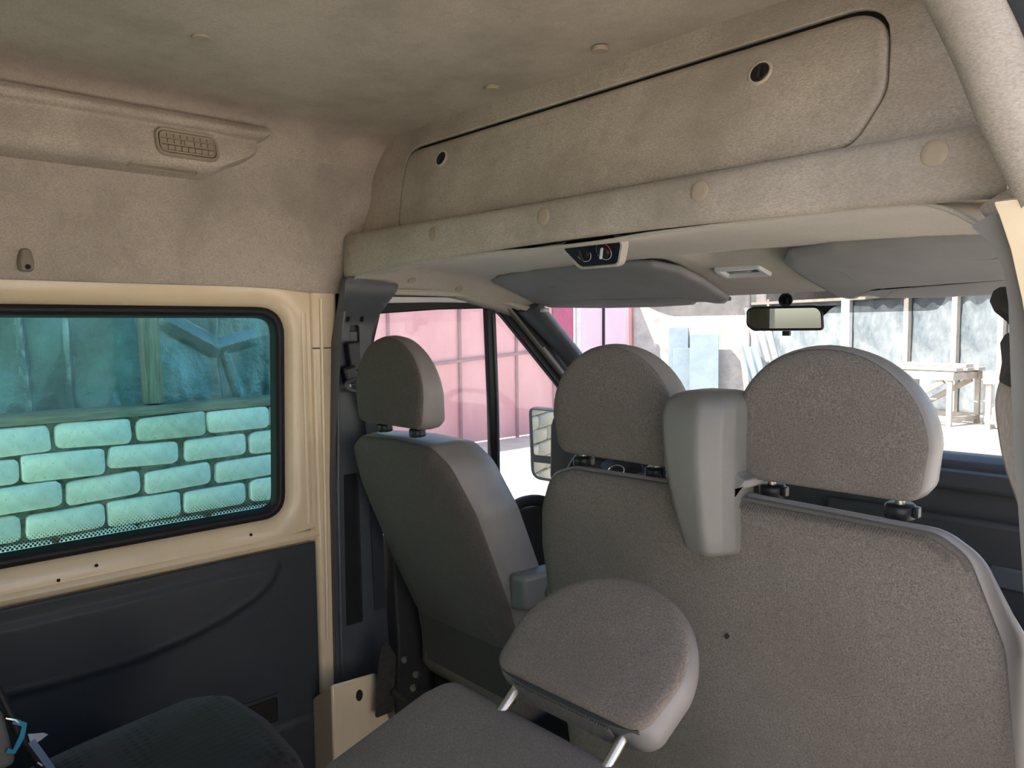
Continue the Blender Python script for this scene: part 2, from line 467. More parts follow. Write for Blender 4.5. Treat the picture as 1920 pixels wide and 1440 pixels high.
# ceramic dots along the lower edge of the pane (counted as one printed band)
dots = []
for r in range(7):
    y = -.2 + (r % 2)*.0045
    rad = .0030-.00035*r
    while y < .93:
        dots.append(([Vector((-.899, y+rad*math.cos(a*PI/3), .862+r*.0046+rad*math.sin(a*PI/3))) for a in range(6)], [tuple(range(6))])); y += .009
v, f = join(*dots); put(mk('dot_band', v, f, 'rubber', w1), kind='stuff')

# side_trim: dark moulded door card below the window, with its swept armrest bulge
CUR = [(.937, .702), (.923, .664), (.867, .625), (.777, .59), (.666, .564), (.55, .547), (.433, .545), (.336, .547), (.275, .55), (-2.2, .56)]
def cury(y):
    if y >= .937: return .705
    for (a, b), (c, d) in zip(CUR, CUR[1:]):
        if c <= y <= a: return d+(b-d)*(y-c)/(a-c)
    return .56
def sidef(y, z):
    c = cury(y); top = .706
    ins = sm(c-.010, c+.004, z)*(1-sm(top-.012, top, z))*sm(.945, .93, y) if y < .95 else 0
    x = -.860 + .009*ins
    x += .005*math.exp(-((z-c+.004)/.008)**2)*sm(.95, .90, y)
    x += .006*(1-sm(.225, .235, z))
    return (x, y, z)
ysx = lin(-2.0, -.1, 12)+lin(-.08, 1.056, 120)
V, F = gridg(lambda y, z: sidef(y, z), ysx, lin(.06, .742, 90))
st = put(mk('trim_3', V, F, 'trimdark', angle=180, solid=.004), 'dark blue-grey moulded trim panel below the left window', 'trim panel', kind='structure')
V, F = plate(rpoly([(.80, .245), (.93, .245), (.93, .335), (.80, .335)], .008), [rpoly([(.81, .255), (.92, .255), (.92, .325), (.81, .325)], .006)], yz(-.861), .008)
mk('pocket_rim', V, F, 'trimdark', st)
box('pocket_floor', (-.8555, .865, .29), (.004, .105, .066), 'gap', st, bevel=0)

# B pillar cover, left: grey plastic with slots
BP = rpoly([(1.122, 1.500), (1.302, 1.486), (1.296, 1.466), (1.262, 1.40), (1.236, 1.28), (1.245, .95), (1.268, .62), (1.285, .29), (1.092, .305), (1.096, .90)][::-1], [.01, .01, .03, .03, .01, .006, .012, .05, .06, .02][::1], 6)
slotA = rpoly([(1.165, 1.20), (1.197, 1.20), (1.197, 1.365), (1.165, 1.365)], .008)[::-1]
slotB = rpoly([(1.128, .478), (1.185, .478), (1.182, .93), (1.132, .93)], .006)[::-1]
h1 = rpoly([(1.150, 1.374), (1.163, 1.374), (1.163, 1.390), (1.150, 1.390)], .006)[::-1]
h2 = rpoly([(1.196, 1.374), (1.209, 1.374), (1.209, 1.390), (1.196, 1.390)], .006)[::-1]
bp = thing('trim_4', (-.85, 1.18, .30), 'grey plastic cover of the left door pillar with belt slot', 'pillar cover', kind='structure')
def bpf(a, b, d):
    return Vector((-.846+d + .055*sm(1.36, 1.47, b) - .010*sm(1.22, 1.30, a)*(1-sm(1.3, 1.45, b)), a, b))
v, f = plate_cdt(BP, [slotA, slotB, h1, h2], bpf, .022, .022)
mk('cover', v, f, 'grey', bp, bevel=.004, seg=2)
box('slot_back', (-.8385, 1.170, .72), (.004, .11, .62), 'black', bp, bevel=0)
box('slot_back', (-.8385, 1.192, 1.29), (.004, .085, .24), 'black', bp, bevel=0)
box('slot_back', (-.8600, 1.165, .90), (.006, .13, 1.2), 'black', bp, bevel=0)
box('slider', (-.835, 1.181, 1.322), (.012, .026, .05), 'grey', bp, bevel=.002)
V, F = tubeg([(-.823, 1.108, .32), (-.822, 1.112, .9), (-.822, 1.125, 1.3), (-.80, 1.15, 1.49)], .006, 8)
mk('edge_bead', V, F, 'grey', bp)

# cream sill box under the pillar cover
sb = put(mk('trim_5', *loft([[Vector(p) for p in r] for r in (
    [(-.86, 1.03, .05), (-.86, 1.03, .28), (-.86, 1.30, .26), (-.86, 1.30, .05)],
    [(-.735, 1.025, .05), (-.735, 1.025, .365), (-.735, 1.165, .355), (-.735, 1.255, .05)])]), 'paint', bevel=.006), 'cream metal foot of the left door pillar with an oval hole', 'pillar foot', kind='structure')
V, F = loft([[Vector((-.734, 1.112+.011*s*math.cos(a*PI/10), .305+.017*s*math.sin(a*PI/10))) for a in range(20)] for s in (1.0, .98)], True, True)
V = [p+Vector((.0012 if i >= 20 else -.01, 0, 0)) for i, p in enumerate(V)]
mk('oval_hole', V, F, 'gap', sb)

# bulkhead between cab and high roof: framed storage lid above a round beam
bk = thing('trim_6', (0, 1.2, 1.6), 'beige cloth bulkhead over the cab with its rounded beam', 'bulkhead', kind='structure')
def bulk(a, b, d): return Vector((a, 1.195+.3*(b-1.64)+d, b))
LID = rpoly([(-.602, 1.622), (.605, 1.622), (.645, 1.70), (.632, 1.842), (-.640, 1.838), (-.634, 1.74)], [.03, .05, .07, .09, .045, .10], 8)
GAP = offset(LID, -.0035)
GAP = [Vector((p.x, p.y+(.006 if p.y > 1.80 else 0))) for p in GAP]
OUT = rpoly([(-.90, 1.55), (.86, 1.55), (.86, 1.97), (-.90, 1.97), (-.90, 1.72)], 0.0)
v, f = plate(OUT, [GAP[::-1]], bulk, .014); mk('panel', v, f, 'bulk', bk, bevel=.003)
v, f = plate(offset(LID, -.02), [], lambda a, b, d: bulk(a, b, .0145+d), .004); mk('gap_back', v, f, 'gap', bk)
lid = pad('lid', LID, [(.0, .012, 1), (.0, .003, 1), (.003, -.001, 1), (.010, -.003, 1), (.016, -.0035, 1)], bulk, 'bulk', bk, True, True, angle=60)
for a, b in ((-.469, 1.790), (.428, 1.785)):
    c = bulk(a, b, -.004)
    nn = Vector((0, -1, .3)).normalized()
    u = Vector((1, 0, 0)); w = nn.cross(u)
    pts = [c+.0195*(u*math.cos(k*PI/12)+w*math.sin(k*PI/12)) for k in range(25)]
    mk('latch_ring', *tubeg(pts, .0032, 8), 'wear', lid)
    l = disc('latch', c+nn*.001, nn, .0175, 'latch', lid, .003)
    v, f = boxg(c+nn*.005, (.006, .004, .024), Matrix.Rotation(-.29, 3, 'X')); 
    l2 = mk('latch_slot', v, f, 'black', lid, bevel=.001)
def zlow(x): return 1.531-.027*((x-.12)/.9)**2
secs = []
for x in lin(-.825, .83, 40):
    z0 = zlow(x); e = sm(-.825, -.79, x); zt = 1.612+.012*(1-e)*0 + .008*sm(0, -.8, x)
    yo = .02*(1-e)
    secs.append([Vector((x, y+yo, z)) for y, z in ((1.24, z0+.006), (1.185, z0+.004), (1.15, z0-.003), (1.138, z0-.002), (1.1315, z0+.005), (1.130, z0+.016), (1.130, 1.575), (1.1325, zt-.012), (1.139, zt-.003), (1.15, zt+.001), (1.18, zt+.004), (1.24, zt+.012))])
v, f = loft(secs, True, True); beam = mk('beam', v, f, 'lining', bk, angle=60)
for x in (-.745, -.367, .004, .377, .744):
    disc('fastener_cap', (x, 1.130, 1.579), (0, -1, 0), .0175, 'cap', beam, .0025)

# cab headliner
def hy(x): return 2.0-.16*(x/.8)**2
ZC = [(1.15, 1.522), (1.25, 1.535), (1.4, 1.541), (1.6, 1.522), (1.8, 1.484), (1.95, 1.452), (2.02, 1.436)]
def zc(y):
    for (a, b), (c, d) in zip(ZC, ZC[1:]):
        if y <= c: return b+(d-b)*(y-a)/(c-a)
    return ZC[-1][1]
def cabf(x, s):
    y = 1.15+(hy(x)-1.15)*s; yy = 1.15+(2.0-1.15)*s
    z = sum(zc(yy+k*.03) for k in (-2, -1, 0, 1, 2))/5
    e = max(0, abs(x)-.69)/.14
    z -= .078*e*e*(1-.35*s)
    # blister behind the heater controls
    g = math.exp(-((x-.05)/.16)**4)*math.exp(-((y-1.20)/.11)**2)
    z -= .006*g
    # pockets the visors fold into
    for sgn in (-1, 1):
        xx = x*sgn
        z += .026*sm(.02, .07, xx)*(1-sm(.60, .68, xx))*sm(1.57, 1.60, y)*(1-sm(1.62, 1.70, y))
    return (x, y, z)
V, F = gridg(cabf, lin(-.83, .83, 84), lin(0, 1, 44))
cabh = put(mk('trim_7', V, F, 'cab', angle=180, solid=.006), 'pale cloth headliner over the front seats', 'headliner', kind='structure')
for y in (1.363, 1.548):
    xx = -.790; ss = (y-1.15)/(hy(xx)-1.15)
    p0, p1, p2 = Vector(cabf(xx, ss)), Vector(cabf(xx+.004, ss)), Vector(cabf(xx, ss+.01))
    nn = (p1-p0).cross(p2-p0).normalized()
    if nn.z > 0: nn = -nn
    disc('fastener_cap', p0+nn*.003, nn, .0135, 'cap', cabh, .004)
# rolled edge of the headliner above the door
mk('edge_roll', *tubeg(bez([(-.82, 1.17, 1.463), (-.822, 1.4, 1.465), (-.815, 1.6, 1.462), (-.80, 1.72, 1.45), (-.775, 1.80, 1.425), (-.75, 1.85, 1.412)], 5), .010, 8), 'cab', cabh)

# ------------------------------------------------------------------ overhead air duct
ad = thing('air_duct', (-.76, 0, 1.74), 'beige overhead air duct along the left roof edge with a slatted vent', 'air duct')
dsec = [(-.82, 1.862), (-.757, 1.866), (-.739, 1.857), (-.731, 1.846), (-.736, 1.835), (-.747, 1.830), (-.749, 1.820), (-.738, 1.785), (-.733, 1.758), (-.735, 1.745), (-.746, 1.735), (-.766, 1.729), (-.84, 1.720)]
dpt = bez([(a, 0, b) for a, b in dsec], 3)
def dend(z): # front end slants with height
    return .866-.125*sm(1.81, 1.722, z)+ .030*sm(1.825, 1.85, z)
rings = []
for s in [0]+lin(.55, 1, 10):
    rings.append([Vector((p.x, -2.0+(dend(p.z)+2.0)*s, p.z)) for p in dpt])
last = [Vector((p.x-.016, p.y+.006, p.z-.002)) for p in rings[-1]]
rings.append(last); rings.append([Vector((-.83, p.y+.014, p.z)) for p in last])
v, f = loft(rings, False, False, closed=False)
mk('housing', v, f, 'bulk', ad, angle=50)
vc = Vector((-.7375, .690, 1.789)); tn = Vector((1, 0, .27)).normalized(); tu = Vector((0, 1, 0)); tw = tn.cross(tu)*1
if tw.z < 0: tw = -tw
def vf(a, b, d): return vc+tu*a+tw*b+tn*d
VO = rpoly([(-.073, -.034), (.073, -.034), (.073, .034), (-.073, .034)], .026, 8)
vent = pad('vent', VO, [(0, -.006, 1), (0, .004, 1), (.002, .007, 1), (.005, .007, 1), (.007, .005, 1), (.0075, -.002, 1)], vf, 'cap', ad, angle=50)
v, f = plate(offset(VO, .006), [], lambda a, b, d: vf(a, b, .0015+d), .001); mk('vent_back', v, f, 'gap', vent)
pad('vent_ring', offset(VO, .009), [(0, 0, 1), (0, .005, 1), (.002, .0065, 1), (.004, .005, 1), (.004, 0, 1)], vf, 'cap', vent)
for b in (-.0062, .0088):
    v, f = plate(rpoly([(-.064, b-.0012), (.064, b-.0012), (.064, b+.0012), (-.064, b+.0012)], 0.0), [], lambda a, bb, d: vf(a, bb, .003+d), .0045); mk('slat', v, f, 'cap', vent)
for r_, b in enumerate((-.0145, .0012, .0165)):
    for k, a in enumerate(lin(-.054, .054, 8)):
        v, f = plate([Vector((a-.0066, b-.0050)), Vector((a+.0066, b-.0050)), Vector((a+.0066, b+.0058)), Vector((a-.0066, b+.0058))], [], lambda aa, bb, d: vf(aa, bb, .0026+d+.12*(aa-a)), .0012); mk('vane', v, f, 'cap', vent)
v, f = plate(rpoly([(-.008, -.005), (.012, -.005), (.012, .005), (-.008, .005)], .002), [], lambda a, b, d: vf(a, b, .005+d), .004); mk('vent_knob', v, f, 'cap', vent, bevel=.001)
def gf(a, b, d): return Vector((-.7500+.9*b-.25*d, .645+a, 1.7315-d*.9+b*.42))
GO = rpoly([(-.085, -.012), (.075, -.012), (.068, .008), (-.078, .008)], .006)
pad('grab_slot', GO, [(0, -.003, 1), (0, .0012, 1), (.0012, .002, 1), (.0025, .0012, 1), (.003, .0002, 1), (.006, .0002, .9)], gf, 'cap', ad, cap1=True)

# coat hook
hk = thing('coat_hook', (-.835, .366, 1.485), 'small grey coat hook on the side lining above the window', 'coat hook')
HO = rpoly([(-.014, -.022), (.014, -.022), (.016, .0), (.010, .028), (-.010, .028), (-.016, 0)], .010)
pad('hook_body', HO, [(0, -.01, 1), (0, .010, 1), (.003, .016, 1), (.006, .018, .9)], lambda a, b, d: Vector((-.836+d, .366+a, 1.507+b)), plastic('warm grey hook', (.24, .215, .17), .45), hk, True, True)
disc('hole', (-.817, .368, 1.495), (1, 0, 0), .0055, 'gap', hk, .0015)

# ------------------------------------------------------------------ front left door, pillars, windscreen
d1 = thing('door_1', (-.85, 1.6, 0), 'front left door with black window frame and division post', 'door', kind='structure')
def bar(name, pts, w, t, mat, parent, side=Vector((1, 0, 0)), bevel=.004):
    # flat bar along a polyline: w in the door plane, t across it
    pts = [Vector(p) for p in pts]; rings = []
    for i, p in enumerate(pts):
        d = (pts[min(i+1, len(pts)-1)]-pts[max(i-1, 0)]).normalized()
        u = side.cross(d).normalized(); s = d.cross(u)
        rings.append([p+u*w/2+s*t/2, p-u*w/2+s*t/2, p-u*w/2-s*t/2, p+u*w/2-s*t/2])
    v, f = loft(rings); return mk(name, v, f, mat, parent, bevel=bevel)
# frame: along the roof then down the A pillar
bar('top_seal', bez([(-.838, 1.19, 1.458), (-.836, 1.5, 1.462), (-.828, 1.70, 1.460), (-.815, 1.765, 1.440), (-.815, 1.83, 1.395), (-.85, 2.25, 1.02)], 6), .020, .03, 'rubber', d1)
bar('painted_frame', bez([(-.842, 1.19, 1.438), (-.838, 1.5, 1.447), (-.832, 1.68, 1.446)], 4), .022, .02, 'white', d1)
bar('window_seal', [(-.846, 1.19, 1.408), (-.842, 1.5, 1.428), (-.838, 1.72, 1.434)], .030, .02, 'rubber', d1)
bar('front_seal', bez([(-.838, 1.70, 1.43), (-.838, 1.76, 1.418), (-.842, 1.85, 1.345), (-.86, 2.20, 1.035)], 5), .034, .022, 'rubber', d1)
bar('front_channel', bez([(-.824, 1.775, 1.425), (-.828, 1.87, 1.352), (-.848, 2.23, 1.035)], 5), .016, .045, 'greyr', d1)
bar('outer_channel', bez([(-.815, 1.78, 1.438), (-.818, 1.87, 1.368), (-.840, 2.23, 1.05)], 5), .022, .024, 'rubber', d1)
bar('division_post', [(-.836, 1.714, 1.44), (-.846, 1.735, 1.10), (-.862, 1.752, .74)], .042, .022, 'rubber', d1)
bar('post_strip', [(-.824, 1.722, 1.40), (-.833, 1.744, 1.10), (-.848, 1.760, .76)], .010, .008, 'grey', d1)
v, f = plate([Vector(p) for p in ((1.2, .72), (1.74, .72), (1.71, 1.43), (1.2, 1.42))], [], yz(-.848), .003); mk('window_pane', v, f, 'door_glass', d1)
v, f = plate([Vector(p) for p in ((1.755, .72), (2.55, .76), (1.74, 1.42))], [], yz(-.858), .003); mk('quarter_pane', v, f, 'door_glass', d1)
# door card with sill and grab
V, F = loft([[Vector((x, y, z)) for x, z in ((-.90, -.1), (-.80, -.08), (-.78, .40), (-.795, .62), (-.80, .675), (-.815, .705), (-.84, .715), (-.90, .71))] for y in lin(1.28, 2.35, 6)])
mk('door_card', V, F, 'dash', d1, bevel=.006)
tube('grab_handle', bez([(-.795, 1.70, .66), (-.775, 1.76, .735), (-.775, 1.86, .745), (-.78, 1.98, .70), (-.80, 2.06, .62)], 6), .020, 'dash', d1)
# A pillar trim
ap = thing('trim_8', (-.78, 2.0, 1.1), 'dark grey trim of the left windscreen pillar', 'pillar trim', kind='structure')
P0 = bez([(-.752, 1.835, 1.432), (-.768, 1.93, 1.365), (-.79, 2.07, 1.265), (-.82, 2.30, 1.09), (-.85, 2.62, .86)], 6)
rings = []
for p in P0:
    d = Vector((-.1, .73, -.60)).normalized(); u = Vector((1, 0.1, .05)).normalized(); w = u.cross(d).normalized()
    rings.append([p+u*(.060*math.cos(a*PI/8)-.024)+w*(.034*math.sin(a*PI/8)) for a in range(16)])
v, f = loft(rings); mk('cover', v, f, 'grey', ap)
# grab clip at the headliner corner
v, f = boxg((-.728, 1.862, 1.412), (.045, .03, .014)); mk('visor_clip', v, f, 'white', ap, bevel=.005)

# windscreen (window_2)
w2 = thing('window_2', (0, 2.4, .9), 'wide front windscreen with a grey dotted band at the top', 'windscreen', kind='structure')
def wsf(x, s, off=0):
    xx = x*(1+.08*s); y = hy(x)+.015+.86*s; z = 1.445-.59*s
    return (xx, y, z+off)
V, F = gridg(lambda x, s: wsf(x, s), lin(-.80, .80, 30), lin(0, 1, 14))
mk('pane', V, F, 'clear', w2, angle=180)
def bandw(x): return .105*sm(-.46, -.33, x)*(1-sm(.44, .54, x))+.004
V, F = gridg(lambda x, s: wsf(x, s*bandw(x)-.01, -.003), lin(-.48, .56, 50), lin(0, 1, 4))
mk('dot_band', V, F, 'frit', w2, angle=180)
V, F = gridg(lambda x, s: wsf(x, .060+.060*s*math.exp(-((x-.08)/.09)**4), -.006), lin(-.08, .22, 20), lin(0, 1, 3))
mk('black_patch', V, F, 'rubber', w2, angle=180)
for sgn in (-1, 1):
    V, F = gridg(lambda x, s: wsf(sgn*x, s, -.004), lin(.775, .80, 3), lin(0, 1, 10)); mk('edge_band', V, F, 'rubber', w2, angle=180)
V, F = gridg(lambda x, s: wsf(x, .97+.03*s, -.002), lin(-.8, .8, 20), lin(0, 1, 2)); mk('edge_band', V, F, 'rubber', w2, angle=180)

# sun visors
def visor(sgn, label):
    t = thing('sun_visor', (-.35 if sgn < 0 else .55, 1.72, 1.45), label, 'sun visor', 'sun visors under the cab headliner')
    o = [(-.70, 1.60), (-.58, 1.575), (-.40, 1.562), (-.20, 1.556), (-.06, 1.585), (-.012, 1.640), (-.006, 1.73), (-.022, 1.838), (-.05, 1.868), (-.085, 1.862), (-.10, 1.845), (-.13, 1.845), (-.15, 1.868), (-.30, 1.878), (-.50, 1.870), (-.72, 1.845), (-.74, 1.80)]
    o = [(a, b+.05*sm(1.74, 1.84, b)) for a, b in o]
    if sgn > 0: o = [(.255-a*.80, b) for a, b in o][::-1]
    out = rpoly(o[::-1], .02, 4)
    if sum(out[i-1].x*out[i].y-out[i].x*out[i-1].y for i in range(len(out))) < 0: out = out[::-1]
    fr = lambda a, b, d: Vector((a, b, 1.508-.27*(b-1.60)-d*1.0 - .012*sm(.05, .2, abs(a)*0)))
    pad('pad', out, [(.02, -.012, .6), (.008, -.011, 1), (.001, -.006, 1), (0, 0, 1), (.001, .005, 1), (.006, .010, 1), (.02, .013, 1), (.03, .013, .6)], fr, 'visor', t, True, True, angle=70)
    tube('pivot', [(-.15, 1.915, 1.428), (-.04, 1.920, 1.428)] if sgn < 0 else [(.375, 1.915, 1.428), (.287, 1.920, 1.428)], .006, 'grey', t)
    return t
visor(-1, 'grey sun visor over the driver seat, left end by the door pillar')
visor(1, 'grey sun visor over the bench seat, on the right of the dome lamp')

# heater control panel in the headliner
hc = thing('heater_control', (.05, 1.27, 1.51), 'dark oval heater panel with two dials behind the beam', 'control panel')
hn = Vector((0, -.86, -.5)).normalized(); hu = Vector((1, 0, 0)); hw = hn.cross(hu); 
if hw.z < 0: hw = -hw
hcc = Vector((.05, 1.235, 1.506))
def hf(a, b, d): return hcc+hu*a+hw*b+hn*d
HOUT = rpoly([(-.052, -.028), (.050, -.028), (.078, .018), (.06, .040), (-.06, .040), (-.082, .018)], [.02, .02, .012, .02, .02, .012], 6)
pad('bezel', offset(HOUT, -.008), [(-.004, -.014, 1), (0, -.006, 1), (.003, .001, 1), (.007, .001, 1), (.008, -.004, 1)], hf, 'cab', hc, angle=60)
v, f = plate(HOUT, [], lambda a, b, d: hf(a, b, -.003+d), .001); mk('face', v, f, plastic('navy panel', (.012, .016, .03), .35, bst=0), hc)
for a in (-.026, .030):
    c = hf(a, .004, .002)
    pts = [c+hn*.001+.019*(hu*math.cos(k*PI/12)+hw*math.sin(k*PI/12)) for k in range(25)]
    dl = disc('dial', c, hn, .0145, 'black', hc, .006)
    mk('dial_mark', *tubeg(pts[13:25], .0008, 5), 'white', dl)
    if a > 0: mk('dial_scale', *tubeg(pts[:6], .0010, 5), plastic('red mark', (.5, .03, .03), bst=0), dl); mk('dial_scale', *tubeg(pts[6:13], .0010, 5), plastic('blue mark', (.05, .2, .5), bst=0), dl)
    v, f = boxg(c+hn*.010, (.005, .006, .026), Matrix.Rotation(.5, 3, 'X') @ Matrix.Rotation(.5 if a > 0 else 0, 3, 'Y')); mk('dial_grip', v, f, 'white' if a > 0 else 'black', dl, bevel=.001)

# dome lamp
dl_ = thing('dome_lamp', (.095, 1.745, 1.495), 'rectangular dome lamp with a white frame in the cab headliner', 'lamp')
ln = Vector((0, -.22, -1)).normalized(); lu = Vector((1, .08, 0)).normalized(); lw = ln.cross(lu)
lc = Vector((.100, 1.745, 1.488))
def lf(a, b, d): return lc+lu*a+lw*b+ln*d
LO = rpoly([(-.062, -.038), (.062, -.038), (.062, .038), (-.062, .038)], .008)
pad('frame', LO, [(0, -.02, 1), (0, .004, 1), (.003, .007, 1), (.012, .006, 1), (.016, -.004, 1)], lf, 'white', dl_, angle=50)
v, f = plate(offset(LO, .014), [], lambda a, b, d: lf(a, b, -.004+d), .002); mk('lens', v, f, plastic('smoked lamp lens', (.05, .055, .06), .12, bst=0), dl_)
disc('switch', lf(.035, 0, .0), ln, .007, 'black', dl_, .003)
v, f = boxg(lf(-.005, 0, 0), (.05, .022, .006)); mk('bulb_cover', v, f, plastic('lamp diffuser', (.25, .25, .24), .2, bst=0), dl_, bevel=.002)

# rear-view mirror
rm = thing('rear_view_mirror', (.07, 2.07, 1.38), 'oblong rear-view mirror hanging from the windscreen', 'mirror')
mn = Vector((.62, -.80, -.05)).normalized(); mu = Vector((0, 0, 1)).cross(mn).normalized(); mw = mn.cross(mu)
mc = Vector((.062, 2.04, 1.372))
mu = Vector((.907, .42, .0)).normalized(); mn = mu.cross(Vector((0, 0, 1))).normalized(); mw = Vector((0, 0, 1)); mn = Vector((mn.x, mn.y, -.05)).normalized()
if mn.y > 0: mn = -mn
def mf(a, b, d): return mc+mu*a+mw*b+mn*d
MO = rpoly([(-.085, -.036), (.104, -.036), (.100, .018), (.085, .034), (-.085, .034), (-.104, .025), (-.104, -.02)], [.02, .012, .03, .03, .02, .02, .02], 6)
if sum(MO[i-1].x*MO[i].y-MO[i].x*MO[i-1].y for i in range(len(MO))) < 0: MO = MO[::-1]
pad('housing', MO, [(.02, -.024, .8), (.006, -.020, 1), (0, -.006, 1), (.0, .004, 1), (.004, .006, 1), (.007, .004, 1)], mf, 'black', rm, True, False)
v, f = plate(offset(MO, .006), [], lambda a, b, d: mf(a, b, .003+d), .001); mk('glass', v, f, 'mirror_tint', rm)
tube('stalk', [mf(0, .0, -.02), mf(0, .045, -.03), mf(0, .058, -.025)], .010, 'black', rm)
disc('mount', mf(0.0, .050, -.030), mn, .020, 'black', rm, .008)
v, f = boxg(mf(.005, -.044, -.008), (.022, .012, .014)); mk('dip_lever', v, f, 'black', rm, bevel=.002)

# ------------------------------------------------------------------ dashboard, steering wheel
db = thing('dashboard', (0, 2.3, .4), 'dark grey dashboard below the windscreen', 'dashboard')
V, F = loft([[Vector((x, y+.04*(abs(x)/.85)**2, z)) for y, z in ((2.05, .12), (2.03, .60), (1.985, .80), (1.99, .985), (2.005, 1.018), (2.05, 1.030), (2.40, .985), (2.86, .86), (2.88, .10))] for x in lin(-.86, .86, 16)])
mk('body', V, F, 'dash', db, bevel=.01)
V, F = loft([[Vector((x, y, z)) for y, z in ((1.975, 1.0), (1.972, .965), (1.98, .955), (2.0, .96), (2.0, 1.005))] for x in lin(.18, .84, 5)])
mk('shelf_lip', V, F, 'dash', db, bevel=.004)
V, F = loft([[Vector((x, 1.978, z)) for x, z in ((.22, .62), (.80, .62), (.80, .90), (.22, .90))], [Vector((x, 1.965, z)) for x, z in ((.23, .63), (.79, .63), (.79, .89), (.23, .89))]])
mk('glove_door', V, F, 'dash', db, bevel=.006)
v, f = boxg((.66, 1.962, .775), (.10, .012, .05)); mk('glove_handle', v, f, 'grey', db, bevel=.005)
# binnacle with gauges
HB = rpoly([(-.70, .90), (-.22, .90), (-.24, 1.06), (-.34, 1.105), (-.58, 1.105), (-.68, 1.06)], [.02, .02, .05, .05, .05, .05], 6)
pad('binnacle', HB, [(0, .02, 1), (0, -.03, 1), (.004, -.035, 1), (.012, -.03, 1), (.016, 0, 1)], lambda a, b, d: Vector((a, 2.0+d, b)), 'dash', db, angle=50)
for x in (-.56, -.36):
    disc('gauge', (x, 1.975, 1.0), (0, -1, .1), .045, 'black', db, .004)
# centre stack hood, a plain dark hump on the dash
HM = rpoly([(-.13, 1.0), (-.03, 1.0), (-.04, 1.06), (-.065, 1.088), (-.10, 1.085), (-.125, 1.05)], .015)
pad('centre_hood', HM, [(0, .06, 1), (0, -.02, 1), (.006, -.028, 1), (.02, -.025, .8)], lambda a, b, d: Vector((a, 2.03+d, b)), 'black', db, True, True)
sw = thing('steering_wheel', (-.378, 1.845, .90), 'black steering wheel with a round hub emblem behind the seats', 'steering wheel')
sn = Vector((0, -.72, .69)).normalized(); su = Vector((1, 0, 0)); s_w = sn.cross(su)
if s_w.z < 0: s_w = -s_w
sc = Vector((-.372, 1.825, .905))
ringp = [sc+.18*(su*math.cos(k*PI/20)+s_w*math.sin(k*PI/20)) for k in range(41)]
mk('rim', *tubeg(ringp, .014, 10, False), 'black', sw)
HUB = rpoly([(-.075, -.06), (.075, -.06), (.09, .03), (.05, .07), (-.05, .07), (-.09, .03)], .03, 6)
def swf(a, b, d): return sc+su*a+s_w*b+sn*d
pad('hub', HUB, [(0, -.05, 1), (0, -.02, 1), (.008, -.008, 1), (.03, .0, .8)], swf, 'black', sw, True, True)
for a in (0, PI):
    mk('spoke', *tubeg([sc+.07*math.cos(a)*su-sn*.02, sc+.178*math.cos(a)*su], [.018, .012], 8), 'black', sw)
mk('spoke', *tubeg([sc-.05*s_w-sn*.02, sc-.178*s_w], [.018, .012], 8), 'black', sw)
em = [swf(.030*math.cos(k*PI/16), .020*math.sin(k*PI/16), .004) for k in range(33)]
mk('hub_emblem', *tubeg(em, .002, 6, False), 'chrome', sw)
tube('column', [sc-sn*.04, sc-sn*.13], .035, 'black', sw)

# outside mirror, driver's side
om = thing('door_mirror', (-1.0, 2.14, .72), 'black outside mirror on the front left door', 'mirror')
on = Vector((.20, -.975, -.06)).normalized(); ou = Vector((0, 0, 1)).cross(on).normalized()
if ou.x < 0: ou = -ou
ow = Vector((0, 0, 1)); oc = Vector((-.965, 2.135, .893))
def of(a, b, d): return oc+ou*a+ow*b+on*d
OO = rpoly([(-.085, -.145), (.09, -.15), (.10, .14), (-.095, .145)], [.05, .03, .03, .03], 6)
pad('housing', OO, [(.04, -.09, .8), (.015, -.06, 1), (0, -.02, 1), (0, .004, 1), (.006, .006, 1), (.012, -.002, 1)], of, 'black', om, True, False, angle=60)
v, f = plate(offset(rpoly([(-.085, -.06), (.092, -.06), (.10, .14), (-.095, .145)], .025, 6), .012), [], lambda a, b, d: of(a, b, -.001+d), .001); mk('mirror_glass', v, f, 'mirror', om)
v, f = plate(offset(rpoly([(-.083, -.145), (.09, -.15), (.092, -.068), (-.085, -.068)], [.04, .025, .012, .012], 6), .010), [], lambda a, b, d: of(a, b, -.001+d), .001); mk('wide_angle_glass', v, f, 'mirror', om)
tube('arm', [of(.08, -.10, -.03), (-.88, 2.19, .78)], .022, 'black', om)

# ------------------------------------------------------------------ right side: pillar cover, belt, door frame, seal
rp = thing('trim_9', (.86, 1.08, 0), 'grey plastic cover of the right door pillar at the picture edge', 'pillar cover', kind='structure')
RP = rpoly([(.806, 1.472), (.829, 1.448), (.843, 1.417), (.850, 1.375), (.855, 1.289), (.860, 1.22), (.866, 1.15), (.875, 1.05), (.905, .70), (.93, .30), (.99, .30), (.97, 1.30), (.882, 1.36), (.858, 1.425), (.842, 1.475), (.834, 1.486)], [.004, .01, .03, .03, .02, .02, .02, .02, .05, .01, .01, .01, .05, .02, .01, .01], 5)
if sum(RP[i-1].x*RP[i].y-RP[i].x*RP[i-1].y for i in range(len(RP))) < 0: RP = RP[::-1]
v, f = plate(RP, [], lambda a, b, d: Vector((a, 1.075+d, b)), .07); mk('cover', v, f, M['greyr'], rp, bevel=.004, seg=3)
dj = thing('door_2', (.9, 1.0, 0), 'cream sliding door opening edge with padded beige pillar top', 'door opening', kind='structure')
